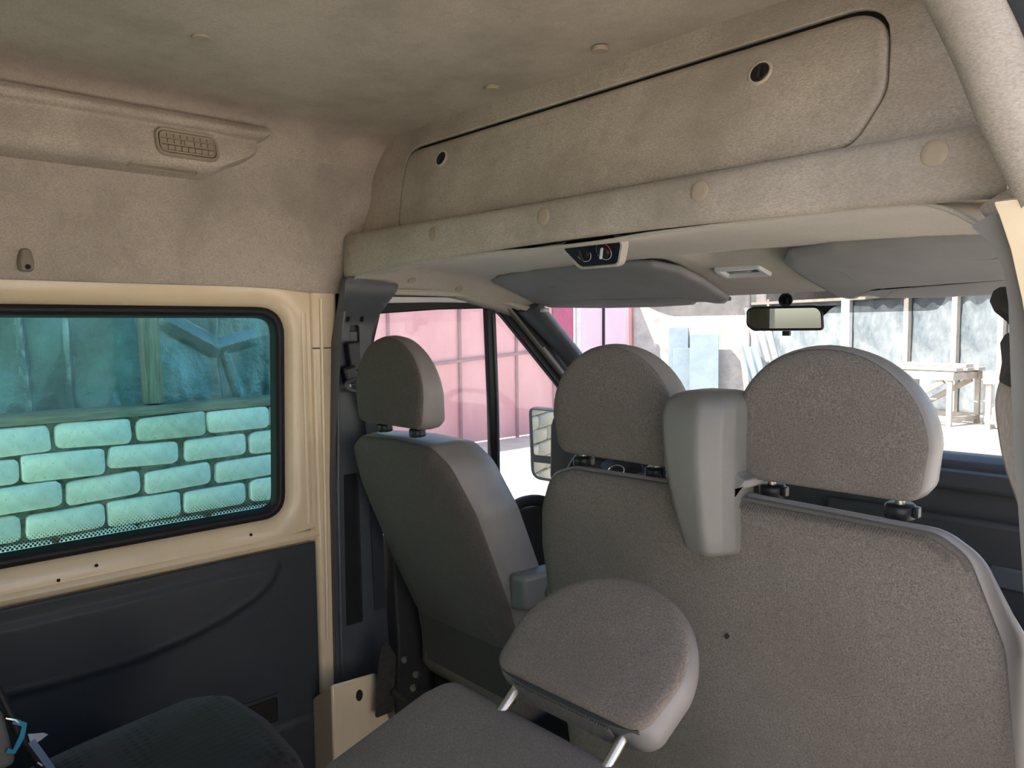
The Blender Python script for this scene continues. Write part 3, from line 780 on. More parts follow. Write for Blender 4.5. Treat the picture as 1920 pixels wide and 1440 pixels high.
v, f = plate(rpoly([(.838, 1.495), (.845, 1.478), (.858, 1.437), (.871, 1.379), (.885, 1.30), (.90, 1.0), (1.0, 1.0), (1.0, 1.497)], [.004, .02, .02, .03, .02, .01, .01, .01], 4), [], lambda a, b, d: Vector((a, 1.045+d, b)), .05); mk('jamb', v, f, 'paint', dj, bevel=.004)
path = bez([(.910, 1.065, 1.44), (.896, 1.063, 1.50), (.853, 1.06, 1.60), (.824, 1.058, 1.68), (.786, 1.055, 1.77), (.738, 1.05, 1.88), (.69, 1.045, 1.98)], 6)
rings = []
for i, p in enumerate(path):
    if p.z < 1.49: continue
    rings.append([p+Vector((.034*math.cos(a*PI/10)*1.0, .035*math.sin(a*PI/10), .02*math.cos(a*PI/10))) for a in range(20)])
v, f = loft(rings); mk('padded_trim', v, f, 'lining', dj)
CF = rpoly([(.800, 1.500), (.815, 1.476), (.842, 1.486), (.852, 1.505), (.838, 1.522)], .008, 4)
pad('corner_fold', CF, [(.004, -.003, 1), (.001, -.001, 1), (0, .004, 1), (0, .04, 1)], lambda a, b, d: Vector((a, 1.120+d, b)), 'lining', dj, True, True)
path2 = [p+Vector((.046, .0, .028)) for p in path if p.z > 1.5]
mk('rubber_seal', *tubeg(path2, .022, 10), plastic('dark seal', (.05, .055, .07), .4, bst=0), dj)
mk('track_edge', *tubeg([p+Vector((.085, .0, .05)) for p in path if p.z > 1.5], .026, 10), plastic('blue grey seal', (.11, .125, .15), .4, bst=0), dj)
# passenger belt
sbt = thing('seat_belt', (.82, 1.17, .9), 'seat belt with dark guide on the right door pillar', 'seat belt', 'front seat belts')
AO = rpoly([(.807, 1.380), (.811, 1.393), (.818, 1.398), (.88, 1.398), (.88, 1.32), (.845, 1.325), (.828, 1.352), (.813, 1.366)], .006, 5)
if sum(AO[i-1].x*AO[i].y-AO[i].x*AO[i-1].y for i in range(len(AO))) < 0: AO = AO[::-1]
pad('height_adjuster', AO, [(.006, -.008, .8), (0, 0, 1), (0, .02, 1), (.006, .026, .8)], lambda a, b, d: Vector((a, 1.16+d, b)), plastic('dark brown grey plastic', (.05, .047, .045), .5), sbt, True, True)
GO2 = rpoly([(.826, 1.325), (.832, 1.337), (.845, 1.340), (.89, 1.33), (.89, 1.262), (.838, 1.268), (.826, 1.275), (.829, 1.300)], .006, 5)
if sum(GO2[i-1].x*GO2[i].y-GO2[i].x*GO2[i-1].y for i in range(len(GO2))) < 0: GO2 = GO2[::-1]
pad('belt_guide', GO2, [(.006, -.008, .8), (0, 0, 1), (0, .02, 1), (.006, .026, .8)], lambda a, b, d: Vector((a, 1.14+d, b)), plastic('brown grey plastic', (.075, .07, .066), .5), sbt, True, True)
stp = bez([(.840, 1.150, 1.285), (.833, 1.152, 1.25), (.837, 1.155, 1.205), (.845, 1.16, 1.16), (.862, 1.17, 1.10), (.885, 1.18, 1.0)], 6)
V, F = loft([[p+Vector((-.009, -.010, 0)), p+Vector((.009, .010, 0)), p+Vector((.007, .0115, 0)), p+Vector((-.011, -.0085, 0))] for p in stp])
mk('belt_strap', V, F, cloth('grey belt webbing', (.30, .27, .24), None, 500, (1, 1, .2), .15), sbt)

# driver's belt on the left pillar
sb2 = thing('seat_belt', (-.81, 1.17, .6), 'black seat belt guide behind the driver headrest on the left pillar', 'seat belt', 'front seat belts')
v, f = boxg((-.812, 1.166, 1.275), (.030, .040, .085), Matrix.Rotation(.12, 3, 'X')); mk('height_adjuster', v, f, 'black', sb2, bevel=.006, seg=3)
v, f = boxg((-.806, 1.150, 1.222), (.028, .046, .055), Matrix.Rotation(.25, 3, 'X')); mk('anchor_cover', v, f, 'black', sb2, bevel=.010, seg=3)
lp = [Vector((-.792+.012*math.cos(a*PI/12+1)*0, 1.165+.036*math.cos(a*PI/12), 1.192+.016*math.sin(a*PI/12))) for a in range(25)]
mk('belt_loop', *tubeg(lp, .0075, 8, False), 'grey', sb2)
disc('anchor_bolt', (-.796, 1.136, 1.190), (1, -.3, 0), .011, 'chrome', sb2, .004)
stp = bez([(-.795, 1.185, 1.185), (-.80, 1.215, 1.08), (-.805, 1.225, .98), (-.815, 1.235, .80), (-.82, 1.245, .50)], 5)
V, F = loft([[p+Vector((-.002, -.02, 0)), p+Vector((-.002, .02, 0)), p+Vector((.0, .02, 0)), p+Vector((.0, -.02, 0))] for p in stp])
mk('belt_strap', V, F, 'trimdark', sb2)

# ------------------------------------------------------------------ seats
def dome(w, h, r=.03, side=.36):
    hw = w/2; pts = []
    for i in range(7):
        a = -PI/2+PI/2*i/6; pts.append(Vector((hw-.007-r+r*math.cos(a), r+r*math.sin(a))))
    for i in range(29):
        a = PI*i/28; c, s = math.cos(a), math.sin(a)
        pts.append(Vector((hw*abs(c)**.97*(1 if c >= 0 else -1), side*h+(1-side)*h*s)))
    for i in range(7):
        a = PI+PI/2*i/6; pts.append(Vector((-(hw-.007-r)+r*math.cos(a), r+r*math.sin(a))))
    return pts
def headrest(parent, base, th, w, h, thick, poles, pole_len=.035, collar=True, ribbed=False, yaw=0, mat='seat'):
    """base = middle of the rear face's lower edge; th = forward lean"""
    base = Vector(base); s, c = math.sin(th), math.cos(th)
    R = Matrix.Rotation(yaw, 3, 'Z')
    def fr(a, b, d):
        taper = 1-.38*(b/h)                      # thinner towards the crown
        dd = d*taper
        return base+R @ Vector((a, b*s+dd*c, b*c-dd*s))
    o = dome(w, h)
    hr = pad('headrest', o, [(.01, -.010, .3), (.01, -.009, .6), (.012, -.0075, .9), (.010, -.006, 1), (.003, -.002, 1), (.0005, .004, 1), (.0025, .0055, 1)], fr, mat, parent, True, False, angle=180)
    T = thick
    pad('side_band', o, [(.0025, .0055, 1), (.0003, .0075, 1), (-.003, .02, 1), (-.004, T*.5, 1), (-.001, T*.8, 1), (.006, T*.95, 1), (.02, T, 1), (.03, T*1.05, .6)], fr, 'vinyl', hr, False, True, angle=180)
    if ribbed:
        q = [fr(a, 0, 0) for a in (0,)]
        pz = lambda a: 1-abs(a/(w/2-.020))**4
        V, F = loft([[fr(a, .004-.0105*pz(a), .002), fr(a, .004-.0115*pz(a), T*.84), fr(a, .008, T*.9), fr(a, .008, .003)] for a in lin(-w/2+.021, w/2-.021, 60)])
        mk('ribbed_base', V, F, 'ribdark', hr, bevel=0)
        ribs = []
        for a in lin(-w/2+.062, w/2-.062, 38):
            ribs.append(boxg((fr(a, -.0080, .006)+fr(a, -.0085, T*.8))/2, (.0022, (T*.74), .003), Matrix.Rotation(-th, 3, 'X')))
        put(mk('ribs', *join(*ribs), cloth('rib threads', (.10, .09, .08), None, 500), hr, bevel=0), kind='stuff')
    for a in poles:
        p0 = fr(a, .012, T*.45); p1 = fr(a, -pole_len, T*.45)
        tube('pole', [p0, p1], .0072, 'chrome', hr, 12)
        if collar:
            up = (p0-p1).normalized()
            q = p1+up*.013
            mk('collar', *tubeg([q-up*.012, q-up*.010, q+up*.006, q+up*.009], [.019, .021, .021, .018], 18), 'black', hr, angle=50)
            v, f = boxg(q+R @ Vector((.023, -.002, 0)), (.008, .014, .016)); mk('collar_button', v, f, 'black', hr, bevel=.002)
    return hr

# --- double bench seat (front right)
bs = thing('bench_seat', (.44, 1.3, 0), 'grey-brown double bench seat with two headrests, right of the driver', 'seat')
BO = rpoly([(.855, .20), (.866, .70), (.852, .93), (.812, 1.048), (.775, 1.073), (.44, 1.080), (.12, 1.076), (.060, 1.055), (.024, .985), (.010, .90), (.022, .20)], [.02, .15, .12, .05, .05, .3, .08, .06, .08, .1, .02], 8)
def bf(a, b, d):
    if d > .014: d = .014+(d-.014)*(.30+.70*sm(1.05, .75, b))
    return Vector((a, 1.078+.16*(1.075-b)+d + .010*math.sin(a*4)*sm(1.0, .7, b)*.5, b-max(0, d-.012)*.75*sm(.92, 1.05, b)))
if sum(BO[i-1].x*BO[i].y-BO[i].x*BO[i-1].y for i in range(len(BO))) < 0: BO = BO[::-1]
bb = pad('backrest_rear', BO, [(.03, -.012, .2), (.03, -.011, .5), (.03, -.009, .8), (.03, -.007, .97), (.012, -.003, 1), (.003, .004, 1), (.0, .012, 1), (.002, .014, 1)], bf, 'seat', bs, True, False, angle=180)
pad('side_panel', BO, [(.002, .014, 1), (-.001, .017, 1), (-.012, .04, 1), (-.018, .075, 1), (-.014, .11, 1), (.0, .135, 1), (.03, .145, 1), (.05, .145, .7)], bf, 'vinyl', bs, False, True, angle=180)
# stitched welt along the rear top edge
weltp = [bf(p.x, p.y, .004) for p in offset(BO, .004) if p.y > .99 and p.x > .40]
weltp = sorted(weltp, key=lambda q: q.x)
mk('welt', *tubeg(weltp, .0045, 8), 'seatrib', bb)
st_ = []
for i in range(90):
    x = .40+.40*i/89
    near = min(weltp, key=lambda q: abs(q.x-x)); 
    z = 1.0745 if x < .77 else near.z
    st_.append(boxg((x, 1.0735, z-.009), (.0009, .002, .011), Matrix.Rotation(.5, 3, 'Y')))
put(mk('stitches', *join(*st_), 'seatrib', bb), kind='stuff')
v, f = discg(bf(.452, .832, -.0135), (0, -1, 0), .0045, .0012, 5); v = [Vector((p.x*1+(p.z-.832)*.35, p.y, .832+(p.z-.832)*1.3)) for p in v]
mk('tear', v, f, 'gap', bb)
headrest(bs, (.6125, 1.098, 1.105), -.04, .292, .211, .085, (-.100, .097), .034)
headrest(bs, (.2080, 1.098, 1.102), -.04, .292, .213, .085, (-.104, .075), .032)
# seat cushion and base in front of the backrest
V, F = loft(padrings(rpoly([(.02, 1.25), (.88, 1.25), (.88, 1.78), (.02, 1.78)], .05), [(.02, .28, 1), (0, .31, 1), (0, .40, 1), (.02, .44, 1), (.05, .45, .8)], lambda a, b, d: Vector((a, b, d))))
mk('cushion', V, F, 'seat', bs, angle=70)
box('base', (.45, 1.5, .14), (.78, .46, .28), 'black', bs, bevel=.02)
# grey moulded belt tower between the two headrests
bt = []
tw_prof = [(.984, .418, .480, 1.036), (.987, .412, .487, 1.028), (.995, .407, .490, 1.022), (1.02, .400, .492, 1.018), (1.05, .392, .492, 1.015), (1.09, .383, .493, 1.012), (1.13, .376, .493, 1.010), (1.17, .371, .494, 1.009), (1.20, .369, .495, 1.010), (1.220, .371, .495, 1.013), (1.232, .376, .492, 1.019), (1.240, .384, .486, 1.028), (1.245, .396, .476, 1.040), (1.247, .415, .460, 1.056)]
for z, x0, x1, y in tw_prof:
    mid = x0+(x1-x0)*.66
    o = [(x0, 1.115), (x0, y+.022), (x0+.016, y+.006), (mid, y), (x1-.010, y+.022), (x1, y+.045), (x1, 1.115)]
    o = rpoly(o, [.0, .020, .020, .022, .016, .02, .0], 6)
    bt.append([Vector((q.x, q.y, z)) for q in o])
v, f = loft(bt); tower = mk('belt_tower', v, f, 'greylight', bs, angle=75)
FT = rpoly([(.46, 1.215), (.474, 1.20), (.481, 1.166), (.493, 1.135), (.506, 1.116), (.520, 1.111), (.520, 1.098), (.493, 1.087), (.478, 1.066), (.472, 1.027), (.46, 1.02)], [0, .02, .03, .03, .02, .004, .004, .03, .03, .02, 0], 5)
if sum(FT[i-1].x*FT[i].y-FT[i].x*FT[i-1].y for i in range(len(FT))) < 0: FT = FT[::-1]
pad('tower_foot', FT, [(.004, .002, 1), (.001, .004, 1), (0, .008, 1), (0, .06, 1)], lambda a, b, d: Vector((a-.010, 1.056+d, b)), 'greylight', tower, True, True, angle=70)

# --- driver seat
ds = thing('driver_seat', (-.52, 1.45, 0), 'grey single driver seat with headrest beside the left pillar', 'seat')
DO = rpoly([(-.35, .50), (-.262, .535), (-.252, .66), (-.272, .90), (-.315, 1.02), (-.37, 1.062), (-.53, 1.068), (-.69, 1.06), (-.745, 1.03), (-.765, .93), (-.760, .86), (-.735, .66), (-.70, .50)], [.05, .05, .10, .12, .07, .05, .3, .05, .05, .06, .06, .1, .05], 8)
if sum(DO[i-1].x*DO[i].y-DO[i].x*DO[i-1].y for i in range(len(DO))) < 0: DO = DO[::-1]
def df(a, b, d): return Vector((a, 1.098+.36*(1.07-b)+d, b))
pad('backrest_rear', DO, [(.025, -.022, .2), (.025, -.020, .6), (.025, -.014, .97), (.02, -.006, 1), (.008, .001, 1), (.0, .012, 1), (.002, .014, 1)], df, 'seat_shade', ds, True, False, angle=180)
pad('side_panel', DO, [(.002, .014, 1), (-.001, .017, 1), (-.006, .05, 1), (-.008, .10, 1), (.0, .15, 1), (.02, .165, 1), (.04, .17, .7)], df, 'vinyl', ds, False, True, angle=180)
headrest(ds, (-.5125, 1.083, 1.106), .0, .300, .226, .085, (-.075, .072), .026, mat='seat_shade')
V, F = loft([[Vector((x, y+.02, z)) for y, z in ((1.32, .34), (1.30, .44), (1.285, .52), (1.40, .50), (1.42, .34))] for x in (-.72, -.32)])
mk('lower_flap', V, F, cloth('dark flap cloth', (.06, .055, .052), None, 300), ds, bevel=.01)
V, F = loft(padrings(rpoly([(-.77, 1.34), (-.28, 1.34), (-.28, 1.85), (-.77, 1.85)], .05), [(.02, .30, 1), (0, .33, 1), (0, .42, 1), (.02, .46, 1), (.05, .47, .8)], lambda a, b, d: Vector((a, b, d))))
mk('cushion', V, F, 'seat', ds, angle=70)
box('base', (-.525, 1.60, .15), (.42, .46, .30), 'black', ds, bevel=.02)
V, F = loft([[Vector((-.262, y, z)) for y, z in q] for q in ([(1.262, .645), (1.258, .740), (1.41, .735), (1.415, .64)],)] + [[Vector((-.205, y, z)) for y, z in ((1.268, .650), (1.264, .738), (1.405, .733), (1.41, .645))]])
mk('recliner_cover', V, F, 'greylight', ds, bevel=.012, seg=3)
disc('recliner_knob', (-.204, 1.36, .68), (1, 0, 0), .022, 'greylight', ds, .006)
# brackets and bolts at the seat foot
V, F = plate(rpoly([(1.14, .24), (1.20, .24), (1.215, .40), (1.185, .455), (1.165, .44), (1.155, .40)], .01), [], yz(-.70), .004)
mk('bracket', V, F, metal('dull steel', (.10, .095, .09), .5), ds, bevel=.001)
for p in ((-.66, 1.22, .40), (-.64, 1.245, .355), (-.62, 1.22, .33)):
    disc('bolt', p, (.4, -1, .3), .010, 'chrome', ds, .005)
tube('seat_rail', [(-.69, 1.20, .30), (-.56, 1.21, .28), (-.40, 1.23, .27)], .012, metal('dark steel rail', (.12, .11, .10), .5), ds)

# --- folded second-row seat in the foreground
fs = thing('folded_seat', (.41, .45, 0), 'grey-brown seat folded forwards in the foreground with its headrest lying on top', 'seat')
th = math.radians(74); s_, c_ = math.sin(th), math.cos(th)
PB = Vector((.412, .738, .790))
def ff(a, b, d): return PB+Vector((a, b*s_+d*c_, b*c_-d*s_))
FO = rpoly([(-.245, -.62), (.245, -.62), (.255, -.25), (.250, -.05), (.235, 0), (-.235, 0), (-.252, -.05), (-.255, -.25)], [.05, .05, .1, .03, .045, .045, .03, .1], 8)
pad('backrest_rear', FO, [(.02, -.012, .3), (.02, -.011, .7), (.02, -.009, .97), (.014, -.005, 1), (.004, .002, 1), (0, .010, 1)], ff, 'seatf', fs, True, False, angle=180)
pad('backrest_front', FO, [(0, .010, 1), (-.004, .03, 1), (-.004, .07, 1), (.01, .10, 1), (.04, .11, .9)], ff, 'navy', fs, False, True, angle=180)
headrest(fs, (.411, .743, .838), math.radians(54.3), .304, .214, .062, (-.100, .100), .085, collar=False, ribbed=True, mat='seatf')
V, F = loft(padrings(rpoly([(.17, .16), (.65, .16), (.65, .66), (.17, .66)], .05), [(.02, .30, 1), (0, .33, 1), (0, .42, 1), (.02, .46, 1), (.05, .47, .8)], lambda a, b, d: Vector((a, b, d))))
mk('cushion', V, F, 'navy', fs, angle=70)
for x in (.22, .60):
    tube('frame_leg', [(x, .62, .32), (x, .66, .02)], .018, 'black', fs)
    tube('frame_leg', [(x, .20, .32), (x, .16, .02)], .018, 'black', fs)
tube('release_bar', [ff(-.19, .012, .03), ff(-.02, .012, .035), ff(.19, .012, .03)], .005, 'black', fs)
box('hinge_block', (.40, .86, .56), (.30, .05, .16), 'black', fs, bevel=.01)

# --- left second-row seat, dark navy
ls = thing('folded_seat', (-.36, .35, 0), 'dark navy dotted seat folded down beside the left trim panel', 'seat')
LB = Vector((-.365, .672, .545)); th2 = math.radians(82); s2, c2 = math.sin(th2), math.cos(th2)
def lff(a, b, d): return LB+Vector((a, b*s2+d*c2, b*c2-d*s2))
LO2 = rpoly([(-.235, -.75), (.235, -.75), (.245, -.3), (.235, -.10), (.19, -.015), (.0, 0), (-.17, -.012), (-.225, -.08), (-.245, -.3)], [.05, .05, .1, .06, .07, .2, .07, .06, .1], 8)
pad('backrest', LO2, [(.03, -.025, .3), (.03, -.022, .7), (.03, -.016, .97), (.025, -.006, 1), (.006, .006, 1), (0, .03, 1), (0, .08, 1), (.02, .11, 1), (.04, .11, .9)], lff, 'navy', ls, True, True, angle=180)
V, F = loft(padrings(rpoly([(-.60, .05), (-.13, .05), (-.13, .60), (-.60, .60)], .05), [(.02, .24, 1), (0, .27, 1), (0, .34, 1), (.02, .38, 1), (.05, .39, .8)], lambda a, b, d: Vector((a, b, d))))
mk('cushion', V, F, 'navy', ls, angle=70)
for x in (-.56, -.17):
    tube('frame_leg', [(x, .55, .26), (x, .58, .02)], .018, 'black', ls); tube('frame_leg', [(x, .10, .26), (x, .06, .02)], .018, 'black', ls)
# --- bits at the lower left edge
rod = thing('seat_lever', (-.50, .25, .45), 'dark metal lever at the lower left picture edge', 'lever')
tube('rod', [(-.505, .222, .712), (-.50, .25, .62), (-.50, .283, .54), (-.50, .292, .518)], [.007, .008, .010, .010], 'black', rod, 10)
mk('wire_clip', *tubeg([(-.493, .232, .652), (-.488, .246, .645), (-.49, .254, .632)], .002, 6), 'chrome', rod)
mk('wire_clip', *tubeg([(-.488, .276, .552), (-.484, .282, .545), (-.488, .286, .535)], .002, 6), 'chrome', rod)
box('bracket', (-.56, .225, .62), (.03, .03, .14), 'trimdark', rod, bevel=.006)
def ribbon(name, pts, w, mat, parent=None, nrm=Vector((1, 0, 0)), th=.0012):
    rings = []
    pts = [Vector(p) for p in pts]
    for i, p in enumerate(pts):
        d = (pts[min(i+1, len(pts)-1)]-pts[max(i-1, 0)]).normalized(); u = nrm.cross(d).normalized()
        rings.append([p+u*w/2+nrm*th, p-u*w/2+nrm*th, p-u*w/2-nrm*th, p+u*w/2-nrm*th])
    v, f = loft(rings); return mk(name, v, f, mat, parent, bevel=0)
blue = plastic('bright blue tape', (.03, .30, .48), .4, bst=0)
tp = put(ribbon('tape_strip', [(-.49, .243, .644), (-.488, .259, .632), (-.487, .254, .612), (-.486, .247, .600), (-.487, .240, .588), (-.489, .230, .594)], .009, blue), 'bright blue tape strip wrapped behind the dark lever', 'tape')
ws_ = thing('paper_strip', (-.487, .28, .55), 'torn pale paper strip lying right of the dark lever', 'paper')
pale = plastic('pale paper', (.42, .46, .52), .7, bst=0)
v, f = plate([Vector(q) for q in ((.263, .613), (.288, .606), (.295, .600), (.283, .594), (.272, .590), (.266, .596))], [], lambda a, b, d: Vector((-.487+d, a, b)), .002); mk('torn_end', v, f, pale, ws_)
ribbon('strip', [(-.486, .268, .598), (-.486, .283, .565), (-.486, .296, .535), (-.486, .312, .49)], .012, plastic('blue grey paper', (.16, .24, .34), .6, bst=0), ws_)
lg = put(box('plastic_panel', (-.512, .200, .605), (.03, .075, .11), 'greylight', rot=Matrix.Rotation(.16, 3, 'X'), bevel=.012, seg=3), 'pale grey plastic panel at the very lower left corner', 'panel')

# outer painted skin over the linings
sk = thing('trim_11', (0, 0, 1.96), 'painted outer roof and side skin of the van', 'outer skin', kind='structure')
box('roof_skin', (0, -.32, 1.99), (1.86, 3.5, .03), 'paint', sk, bevel=0)
box('side_skin', (-.925, -.40, 1.70), (.02, 3.4, .56), 'paint', sk, bevel=0)
box('side_skin', (-.925, -.40, .26), (.02, 3.2, 1.10), 'paint', sk, bevel=0)
v, f = loft([[Vector((x, y, z)) for y, z in ((1.28, 1.97), (2.06, 1.475), (2.07, 1.49), (1.30, 2.0))] for x in (-.86, .86)]); mk('front_skin', v, f, 'paint', sk, bevel=0)
for sgn in (-1, 1):
    v, f = loft([[Vector((sgn*x, y, z)) for y, z in ((1.25, 1.49), (1.95, 1.475), (1.95, 1.53), (1.28, 1.98))] for x in (.845, .865)]); mk('cab_side_skin', v, f, 'paint', sk, bevel=0)

# rear wall and rear right side close the shell behind the camera
put(box('wall_rear', (0, -2.02, .95), (1.76, .04, 1.96), 'lining', bevel=0), 'rear wall of the van behind the camera', 'wall', kind='structure')
put(box('wall_right', (.87, -1.06, .95), (.03, 1.9, 1.9), 'paint', bevel=0), 'right rear side of the van behind the sliding door opening', 'wall', kind='structure')
put(box('door_3', (.90, 1.95, .30), (.06, 1.5, .84), 'dash', bevel=.01), 'front right door card hidden beyond the bench', 'door', kind='structure')
put(box('trim_10', (.80, -.45, 1.86), (.10, 3.1, .08), 'lining', bevel=.02, seg=3), 'header rail above the sliding door opening', 'header rail', kind='structure')

# ------------------------------------------------------------------ outside: yard
gv, gf_ = boxg((0, 12, GZ-.05), (90, 90, .1))
put(mk('ground', gv, gf_, 'ground'), 'pale sunlit concrete yard', 'ground', kind='structure')

# brick wall right beside the van, with a plank, a post and a tarp above
BX = -1.88
bw = thing('brick_wall', (BX-.13, .2, GZ), 'rough white brick wall seen through the left window', 'wall')
# mortar bed, uneven
def mort(y, z):
    return (BX-.014+.011*noise.noise(Vector((y*9, z*9, 1)))+.006*noise.noise(Vector((y*30, z*30, 5))), y, z)
V, F = gridg(mort, lin(-1.4, 1.72, 220), lin(GZ, 1.040, 130))
k = len(V); V += [Vector(p) for p in ((BX-.25, -1.4, GZ), (BX-.25, 1.72, GZ), (BX-.25, 1.72, 1.04), (BX-.25, -1.4, 1.04))]
F.append((k, k+1, k+2, k+3))
n2 = 130
F.append(tuple([219*n2+i for i in range(n2)]+[k+2, k+1])); F.append(tuple([i for i in range(n2)][::-1]+[k, k+3]))
F.append(tuple([i*n2+n2-1 for i in range(220)]+[k+2, k+3]))
mk('mortar_bed', V, F, 'mortar', bw)
def brick_mesh(i, length=.252, hgt=.089):
    rnd = random.Random(i)
    c = [(-length/2, -hgt/2), (length/2, -hgt/2), (length/2, hgt/2), (-length/2, hgt/2)]
    c = [(a+rnd.uniform(-.006, .006), b+rnd.uniform(-.006, .006)) for a, b in c]
    o = rpoly(c, [rnd.uniform(.016, .034) for _ in c], 3)
    o = [p+Vector((rnd.uniform(-.0012, .0012), rnd.uniform(-.0012, .0012))) for p in o]
    V, F = loft([[Vector((-.05, p.x, p.y)) for p in o], [Vector((.004, p.x, p.y)) for p in o], [Vector((.009, p.x, p.y)) for p in offset(o, .005)]])
    return V, F
protos = []
for i in range(8):
    V, F = brick_mesh(i+3)
    o = mk('brick', V, F, 'brick2' if i == 7 else 'brick', bw, angle=50, origin=Vector((0, 0, 0)))
    protos.append(o)
ends = [mk('brick', *brick_mesh(50+i, .19), 'brick', bw, angle=50, origin=Vector((0, 0, 0))) for i in range(2)]
used = set()
courses = [(1.035-.1005*r-.043, [.878, .782, .901, .774][r % 4] + ([0, 0, 0, 0][r % 4])) for r in range(17)]
rb = random.Random(5)
for r, (z, y0) in enumerate(courses):
    if z < GZ+.03: break
    kk = -9
    while True:
        y = y0+.131+kk*.2635; kk += 1
        if y > 1.60: break
        if y < -1.28: continue
        src = protos[rb.randrange(7)]
        if r == 0 and abs(y-(.878+.131)) < .05: src = protos[7]
        if src in used:
            o = src.copy(); COL.objects.link(o)
        else: o = src; used.add(src)
        o.location = Vector((BX+rb.uniform(-.004, .004), y+rb.uniform(-.003, .003), z+rb.uniform(-.003, .003)))-WL[bw]
        o.rotation_euler = (rb.uniform(-.02, .02), 0, rb.uniform(-.012, .012))
for o in protos+ends:
    if o not in used: bpy.data.objects.remove(o)
tl = put(box('timber_plate', (BX-.06, .16, 1.058), (.14, 3.12, .034), 'oldwoodh', bevel=.004), 'weathered plank lying along the top of the white brick wall', 'plank')
pst = put(box('timber_post', (BX-.02-.03, .945, 2.13), (.06, .060, 2.1), 'oldwood', rot=Matrix.Rotation(.02, 3, 'X'), bevel=.003), 'weathered upright post standing on the plank in front of the tarp', 'post')
def crease(t, w): return max(0, 1-abs(t)/w)
def tarpf(y, z):
    x = -2.06+.05*noise.noise(Vector((y*2.2, z*1.4, 2)))+.026*noise.noise(Vector((y*6, z*3.5, 9)))
    for yf, dy in ((.569, .02), (.713, .01), (1.262, .012), (.20, .0), (-.3, 0), (1.5, 0)):
        x += .020*crease(y-(yf+dy*(1.4-z)/.34), .014)
    x += .045*crease(z-(1.285+(1.262-y)*.55), .05)*sm(1.02, 1.10, y)*(1-sm(1.24, 1.27, y))
    x += .035*crease(z-(1.28+(y-1.262)*.25), .04)*sm(1.25, 1.28, y)*(1-sm(1.38, 1.48, y))
    x += .03*crease((y-1.30)-(1.28-z)*.25, .02)*(1-sm(1.22, 1.28, z))
    x += .010*noise.noise(Vector((y*22, z*9, 3)))*(1-sm(1.08, 1.18, z))
    return (x, y, z)
V, F = gridg(tarpf, lin(-1.4, .4, 20)+lin(.405, 1.72, 260), lin(1.05, 1.5, 110)+lin(1.52, 3.85, 20))
put(mk('tarp', V, F, 'tarp', angle=30, solid=.003), 'creased grey foil tarp hung above the brick wall behind the post', 'tarp')
# the shed these belong to: unseen side and flat roof, added to shade the van
sh = thing('shed', (-5, 0, GZ), 'unseen shed added behind the brick wall to shade the van', 'building')
box('back_wall', (-3.2, 0.1, 1.38), (.1, 3.2, 4.0), 'plaster', sh, bevel=0)
box('roof', (-4.9, -1.0, 3.95), (6.5, 5.3, .12), 'oldwoodh', sh, bevel=0)
for y in (-1.5, 1.55): box('roof_post', (-2.25, y, 1.38), (.12, .12, 4.0), 'oldwood', sh, bevel=0)

# red gate along the left of the yard
gt = thing('yard_gate', (-8.9, 8, GZ), 'red oxide sheet metal gate outside the driver window', 'gate')
def panel(name, y0, y1, z0, z1, mat, x=-8.9, par=gt):
    V, F = plate([Vector(q) for q in ((y0+.02, z0), (y1-.02, z0), (y1-.02, z1), (y0+.02, z1))], [], lambda a, b, d: Vector((x-.02+d+.012*math.sin(a*3), a, b)), .02)
    return mk(name, V, F, mat, par, bevel=.004)
ysg = [3.2, 4.9, 6.67, 8.1, 9.41, 10.38]
for a, b in zip(ysg, ysg[1:]): panel('sheet', a, b, GZ+.02, 2.25, 'gate')
for y in ysg: box('stile', (-8.885, y, 0.83), (.05, .05, 2.9), 'gatefr', gt, bevel=.004)
V, F = loft([[Vector((-8.87+q[0], y, .33+.06*y+q[1])) for q in ((-.02, -.025), (.02, -.025), (.02, .025), (-.02, .025))] for y in (3.2, 10.38)])
mk('rail', V, F, 'gatefr', gt, bevel=.003)
dk = panel('edge_sheet', 10.40, 10.96, GZ+.02, 2.25, plastic('dark red sheet', (.42, .10, .18), .6, bst=0))
wp = put(box('gate_post', (-8.88, 11.03, 0.85), (.12, .12, 2.95), 'white', bevel=.01), 'white post between the red gate and the lilac gate', 'post')
g2 = thing('yard_gate', (-8.9, 11.9, GZ), 'faded lilac sheet gate next to the whitewashed wall', 'gate')
panel('sheet', 11.12, 11.83, GZ+.02, 2.25, 'gatel', par=g2); panel('sheet', 11.84, 12.62, GZ+.02, 2.25, 'gatel', par=g2)
panel('edge_sheet', 12.62, 12.82, GZ+.02, 2.25, 'gate', par=g2)
box('stile', (-8.885, 11.83, 0.83), (.05, .03, 2.9), 'black', g2, bevel=0)

